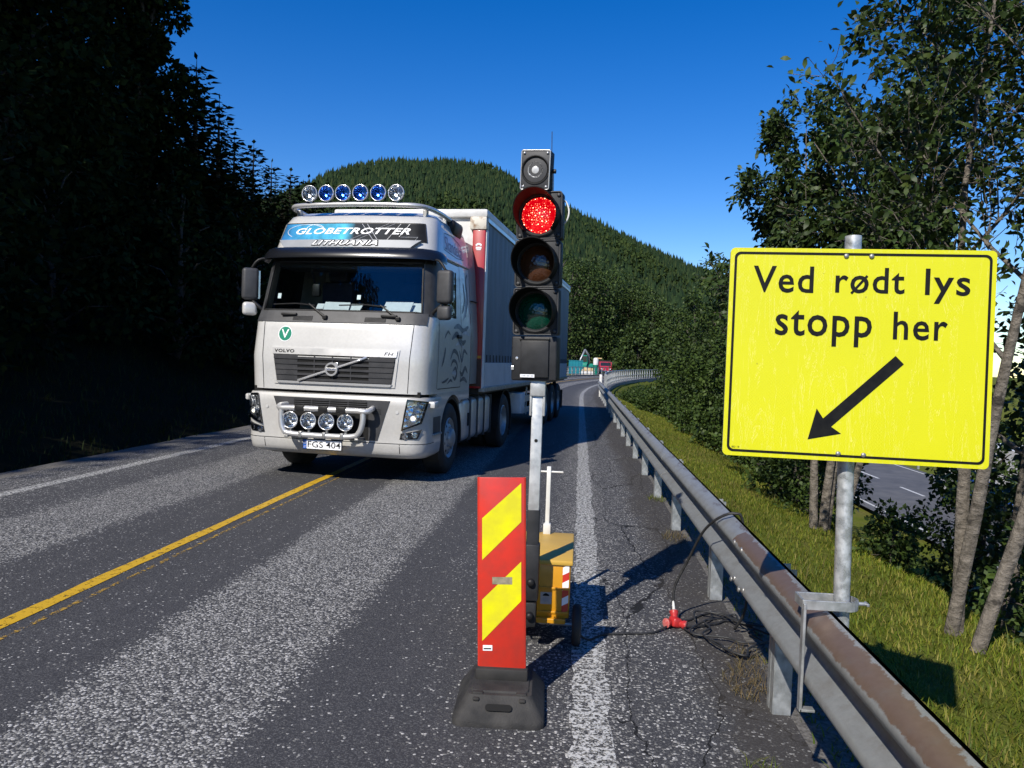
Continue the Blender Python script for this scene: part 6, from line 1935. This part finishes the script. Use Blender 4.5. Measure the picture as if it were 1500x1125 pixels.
for k in range(120000):
    y = 1.6 + 40 * (rng.random() ** 2.2); d = 1.10 + rng.random() ** 0.8 * 3.4
    x, yy = path(y, d)
    pts.append((x, yy, ground_z(x, yy) - 0.01))
blades('grass_bank', pts, 0.062, M['grass'], 'sunlit yellow-green grass on the bank beyond the barrier', 0.5, 0.06)
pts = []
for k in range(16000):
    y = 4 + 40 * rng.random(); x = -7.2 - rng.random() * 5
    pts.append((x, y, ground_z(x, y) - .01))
blades('verge_grass', pts, 0.16, leafmat('verge_grass', [(0.012, 0.02, 0.005), (0.022, 0.034, 0.008), (0.035, 0.04, 0.013)], 0.1, 0.7, 0.1), 'rough grass on the shaded left verge')  # greens darkened so the colour carries the verge's shade
pts = []
for k in range(2600):
    y = 1.6 + 26 * (rng.random() ** 1.8); d = 1.3 + rng.random() * 2.6
    if math.sin(d * 3 + y * 0.9) + math.sin(y * 2.1) < 0.1: continue
    x, yy = path(y, d)
    pts.append((x, yy, ground_z(x, yy) - 0.01))
blades('bank_weeds', pts, 0.17, leafmat('weed_stalks', [(0.10, 0.085, 0.03), (0.17, 0.13, 0.05), (0.07, 0.10, 0.02)], 0.15, 0.7, 0.1), 'taller weeds and dead stalks scattered through the grass bank', 0.4, 0.018)
tufts = [(0.92, 4.05, 0.17, 260), (1.0, 4.4, 0.16, 160), (0.97, 7.4, 0.18, 260), (0.98, 2.75, 0.2, 420), (0.9, 2.5, 0.18, 300), (1.0, 9.5, 0.16, 180), (0.8, 3.1, 0.12, 120)]
for k, (x, y, r_, n) in enumerate(tufts):
    a = rng.uniform(0, 6.28, n); q = r_ * np.sqrt(rng.random(n))
    pts = np.stack([np.minimum(x + q * np.cos(a) * 0.7, 1.1), y + q * np.sin(a) * 1.3, np.zeros(n) + 0.0], 1)
    o = blades('dry_tuft', pts, 0.042, M['dry_grass'] if k in (0, 2, 1) else M['grass'], ['brown dry grass tuft by the near barrier post', 'thin dry grass tuft beneath the coiled cable', 'straw-coloured tuft at the foot of the third barrier post',
               'low green tuft below the sign clamp', 'sparse green tuft under the near end of the barrier', 'small tuft farther along the foot of the barrier', 'tiny grass tuft growing from the shoulder asphalt'][k], 0.95, 0.035)

# ------------------------------------------------------------------ bridge and works beyond it
M['concrete'] = pmat('bridge_concrete', (0.12, 0.12, 0.12), (0.2, 0.2, 0.19), 1.5, 0.85, bmp=0.2, bscale=20)
def bridge_rail(name, d, s0, s1, label, deck=True):
    e = empty(name, (*path(s0, d), 0), 0, label, 'railing'); e.location = (0, 0, 0)
    n = int((s1 - s0) / 2)
    ss = np.linspace(s0, s1, n + 1)
    for z, r_ in ((1.05, 0.04), (0.6, 0.025), (0.3, 0.025)):
        bm = BM(); tube(bm, [(*path(s, d), z) for s in ss], r_, 6); mk('hand_rail', bm, M['galv'], e, True)
    bm = BM()
    for s in np.arange(s0, s1, 1.6):
        x, y = path(s, d); box(bm, (x, y, 0.6), (0.10, 0.10, 0.9), 0, Matrix.Rotation(-heading(s), 3, 'Z'))
    o = mk('balusters', bm, M['galv'], e); o['kind'] = 'stuff'
    # kerb beam under the railing
    bm = BM()
    rows = []
    sg = 1 if d > 0 else -1
    for s in ss:
        rows.append([bm.verts.new((*path(s, d + sg * a), z)) for a, z in ((-0.22, -0.05), (-0.22, 0.12), (0.25, 0.12), (0.25, -0.7), (-0.22, -0.7))])
    for a, b in zip(rows[:-1], rows[1:]):
        for k in range(5): bm.faces.new((a[k], a[(k + 1) % 5], b[(k + 1) % 5], b[k]))
    bm.faces.new(rows[0]); bm.faces.new(rows[-1])
    bmesh.ops.recalc_face_normals(bm, faces=bm.faces[:])
    mk('edge_beam', bm, M['concrete'], e)
    return e
bridge_rail('bridge_railing', 1.25, 37.5, 120, 'pale bridge railing curving away to the right where the barrier ends')
bridge_rail('bridge_railing', -7.15, 62, 125, 'pale bridge railing on the outside of the bend, beside the trailer')
bm = BM(); box(bm, (*path(37.3, 1.0), 0.5), (0.13, 0.13, 1.15), 0.02); o = mk('rail_end_post', bm, M['trailer_white'], None, True, 40)
tag(o, 'short white post where the crash barrier meets the bridge railing', 'post')

M['teal'] = pmat('teal_container_paint', (0.0, 0.15, 0.20), (0.0, 0.19, 0.24), 1.2, 0.5)
M['teal_green'] = pmat('green_plant_paint', (0.0, 0.20, 0.14), (0.0, 0.26, 0.18), 2, 0.5)
M['tan'] = pmat('tan_crate', (0.55, 0.36, 0.14), (0.62, 0.50, 0.30), 2, 0.7)
M['red_car'] = pmat('red_vehicle_paint', (0.42, 0.02, 0.05), (0.36, 0.02, 0.05), 2, 0.35, coat=0.3)
M['dark_glass'] = pmat('dark_glass', (0.02, 0.025, 0.03), None, rough=0.08)
YD = 104.0
def fx(px, y=YD): return (px - 850) / 1127 * y
s_ = YD / 1127
# container
c = empty('skip_container', (fx(843), YD, 0), 0, 'teal site container standing behind the bridge railing', 'container')
bm = BM(); prism(bm, [(-0.95, 0), (0.95, 0), (1.0, 1.75), (-0.85, 1.75)], -1.1, 1.1, 'y'); mk('container_body', bm, M['teal'], c)
bm = BM(); box(bm, (0.07, 0, 1.79), (1.95, 2.3, 0.08), 0.01); mk('container_rim', bm, M['teal'], c)
for k in range(5):
    bm = BM(); box(bm, (-0.78 + k * 0.38, -1.13, 0.88), (0.07, 0.06, 1.7)); mk('container_rib', bm, M['teal'], c)
# excavator
c = empty('excavator', (fx(860), YD + 3, 0), 0, 'small green excavator with raised grey arm on the bridge works', 'excavator')
for sx in (-0.75, 0.75):
    bm = BM(); prism(bm, roundrect(2.4, 0.55, 0.25, 4, 0, 0.3), sx - 0.2, sx + 0.2, 'x'); mk('track', bm, M['rubber'], c)
bm = BM(); box(bm, (0, 0.2, 1.1), (1.7, 2.0, 0.7), 0.08); mk('engine_body', bm, M['teal_green'], c, True, 40)
bm = BM(); prism(bm, [(-0.7, 1.2), (0.05, 1.2), (0.05, 2.5), (-0.1, 2.6), (-0.6, 2.6)], -0.7, 0.4, 'y'); mk('cab', bm, M['teal_green'], c)
bm = BM(); box(bm, (-0.33, -0.712, 2.05), (0.6, 0.02, 0.8)); mk('cab_window', bm, M['dark_glass'], c)
bm = BM(); tube(bm, [(0.25, -0.6, 1.3), (0.15, -1.4, 2.6), (-0.35, -2.2, 3.3)], [0.2, 0.18, 0.14], 6); mk('boom', bm, M['galv'], c, True)
bm = BM(); tube(bm, [(-0.35, -2.2, 3.3), (-0.9, -2.6, 2.0), (-1.05, -2.7, 1.3)], [0.14, 0.12, 0.1], 6); mk('dipper', bm, M['galv'], c, True)
bm = BM(); prism(bm, [(-0.3, 0.6), (0.3, 0.6), (0.35, 1.1), (0.1, 1.4), (-0.25, 1.3)], -0.4, 0.4, 'y'); o = mk('bucket', bm, M['chassis'], c); o.location = (-1.1, -2.7, 0)
# crate, silo, lorry, signs
c = empty('material_crate', (fx(860), YD - 3, 0), 0, 'tan and cream crate in front of the excavator', 'crate')
bm = BM(); prism(bm, [(-0.75, 0), (0.7, 0), (0.75, 0.85), (-0.4, 0.95), (-0.75, 0.5)], -0.6, 0.6, 'y'); mk('crate_body', bm, M['tan'], c)
bm = BM(); box(bm, (0.0, 0, 0.25), (1.54, 1.26, 0.4)); mk('crate_base', bm, M['trailer_white'], c)
c = empty('mixing_silo', (fx(873), YD + 2, 0), 0, 'narrow white and green silo beside the red lorry', 'silo')
bm = BM(); lathe(bm, [(0.28, 0), (0.30, 1.1), (0.34, 1.2), (0.36, 1.3)], 14); mk('silo_base', bm, M['teal_green'], c, True, 40)
bm = BM(); lathe(bm, [(0.36, 1.3), (0.36, 2.1), (0.25, 2.25), (0, 2.28)], 14); mk('silo_top', bm, M['trailer_white'], c, True, 40)
bm = BM(); box(bm, (0.35, 0, 2.2), (0.9, 0.2, 0.16), 0.02); mk('silo_arm', bm, M['tan'], c)
c = empty('lorry', (fx(889), YD + 4, 0), R(6), 'red lorry parked at the bridge works', 'lorry')
bm = BM(); prism(bm, [(0, 0.35), (0, 1.0), (0.35, 1.1), (0.6, 1.75), (1.6, 1.8), (1.6, 0.35)], -0.85, 0.85, 'x'); mk('cab', bm, M['red_car'], c)
bm = BM(); box(bm, (0, 0.48, 1.42), (1.45, 0.04, 0.5), 0, Matrix.Rotation(R(-21), 3, 'X')); mk('windscreen', bm, M['dark_glass'], c)
bm = BM(); box(bm, (0, 2.6, 1.3), (1.8, 2.0, 1.3), 0.03); mk('load_body', bm, M['chassis'], c)
for sx in (-0.55, 0.55):
    bm = BM(); box(bm, (sx, -0.02, 0.75), (0.3, 0.05, 0.16), 0.02); mk('headlight', bm, M['white_print'], c)
    for y in (0.6, 3.0):
        bm = BM(); lathe(bm, [(0.0, -.12), (0.36, -.12), (0.36, .12), (0, .12)], 18, axis_matrix((sx * 1.4, y, 0.36), (1, 0, 0))); mk('wheel', bm, M['rubber'], c, True, 40)
bm = BM(); box(bm, (0, -0.04, 0.45), (1.7, 0.1, 0.2), 0.03); mk('bumper', bm, M['trailer_white'], c)
c = empty('sign_board', (fx(914), YD - 2, 0), 0, 'small white square sign beyond the curved bridge railing', 'sign')
bm = BM(); box(bm, (0, 0, 1.25), (0.62, 0.04, 0.62), 0.01); mk('sign_face', bm, M['white_print'], c)
bm = BM(); box(bm, (0, 0.04, 0.6), (0.06, 0.06, 1.3)); mk('sign_post', bm, M['galv'], c)
bm = BM(); box(bm, (0.02, -0.022, 1.3), (0.06, 0.006, 0.25)); mk('sign_mark', bm, M['black_print'], c)
c = empty('delineator_panel', (fx(921), YD - 2, 0), 0, 'tall narrow white panel on a post right of the square sign', 'sign')
bm = BM(); box(bm, (0, 0, 1.6), (0.26, 0.05, 1.0), 0.02); mk('panel', bm, M['white_print'], c)
bm = BM(); box(bm, (0, 0.04, 0.6), (0.07, 0.06, 1.3)); mk('panel_post', bm, M['galv'], c)
for k, px in enumerate((900, 906, 925)):
    c = empty('plastic_barrier', (fx(px), YD - 4, 0), 0, ['white plastic barrier right of the red lorry', 'second white plastic barrier from the red lorry', 'red and white barrier right of the tall white panel'][k], 'barrier')
    bm = BM(); prism(bm, [(-0.25, 0), (0.25, 0), (0.12, 0.35), (0.12, 0.95), (-0.12, 0.95), (-0.12, 0.35)], -0.3, 0.3, 'y'); o = mk('barrier_body', bm, M['trailer_white'], c)
    if k == 2:
        bm = BM(); box(bm, (0, -0.31, 0.7), (0.22, 0.02, 0.3)); mk('barrier_band', bm, M['marker_red'], c)
# ground the works stand on
o = flat('works_yard', -12, 4.8, 96, 118, 0.004, M['asphalt_low']); 

# lower road: barrier and a parked van half hidden by the trees
e = empty('lower_guardrail', (0, 0, 0), 0, 'distant steel barrier along the far side of the lower road', 'guardrail')
bm = BM(); prism(bm, [(16.9, lowz + .45), (16.95, lowz + .45), (16.95, lowz + .76), (16.9, lowz + .76), (16.86, lowz + .68), (16.9, lowz + .6), (16.86, lowz + .53)], -20, 46, 'y'); mk('rail_beam', bm, M['galv'], e)
bm0 = BM(); box(bm0, (0, 0, 0), (0.1, 0.1, 0.8)); p0 = mk('rail_post', bm0, M['galv'], e); p0.location = (17.02, 8, lowz + .3)
for k in range(1, 10):
    q = p0.copy(); col.objects.link(q); q.parent = e; q.location = (17.02, 8 + k * 4, lowz + .3)
c = empty('parked_van', (14.6, 24.6, lowz), 0, 'white van with red tail light and blue side, half hidden behind the leaning trunk', 'van')
bm = BM(); prism(bm, [(0, 0.35), (0, 2.2), (0.15, 2.35), (3.6, 2.35), (4.4, 1.4), (5.1, 1.2), (5.2, 0.4)], -0.98, 0.98, 'x'); mk('van_body', bm, M['trailer_white'], c)
bm = BM(); box(bm, (-0.985, 2.4, 0.8), (0.02, 3.6, 0.75)); mk('blue_side', bm, M['blue_print'], c)
bm = BM(); box(bm, (0, -0.012, 1.75), (1.5, 0.02, 0.6)); mk('rear_window', bm, M['dark_glass'], c)
for sx in (-0.88, 0.88):
    bm = BM(); box(bm, (sx, -0.02, 1.1), (0.16, 0.05, 0.5), 0.01); mk('tail_light', bm, M['red_car'], c)
    for y in (1.0, 4.2):
        bm = BM(); lathe(bm, [(0, -.1), (0.35, -.1), (0.35, .1), (0, .1)], 18, axis_matrix((sx * 1.02, y, 0.35), (1, 0, 0))); mk('wheel', bm, M['rubber'], c, True, 40)

# ------------------------------------------------------------------ keep the hierarchy at thing > part > sub-part
bpy.context.view_layer.update()
def reparent(o, p):
    mw = o.matrix_world.copy()
    o.parent = p
    o.matrix_parent_inverse = Matrix.Identity(4)
    o.matrix_local = p.matrix_world.inverted() @ mw
for e in (head, tr):
    for ch in list(e.children): reparent(ch, sig)
    bpy.data.objects.remove(e)
bpy.context.view_layer.update()
def chain(o):
    c = [o]
    while c[-1].parent is not None: c.append(c[-1].parent)
    return c
for o in list(scene.objects):
    c = chain(o)
    if len(c) > 3:
        reparent(o, c[-2])
bpy.context.view_layer.update()
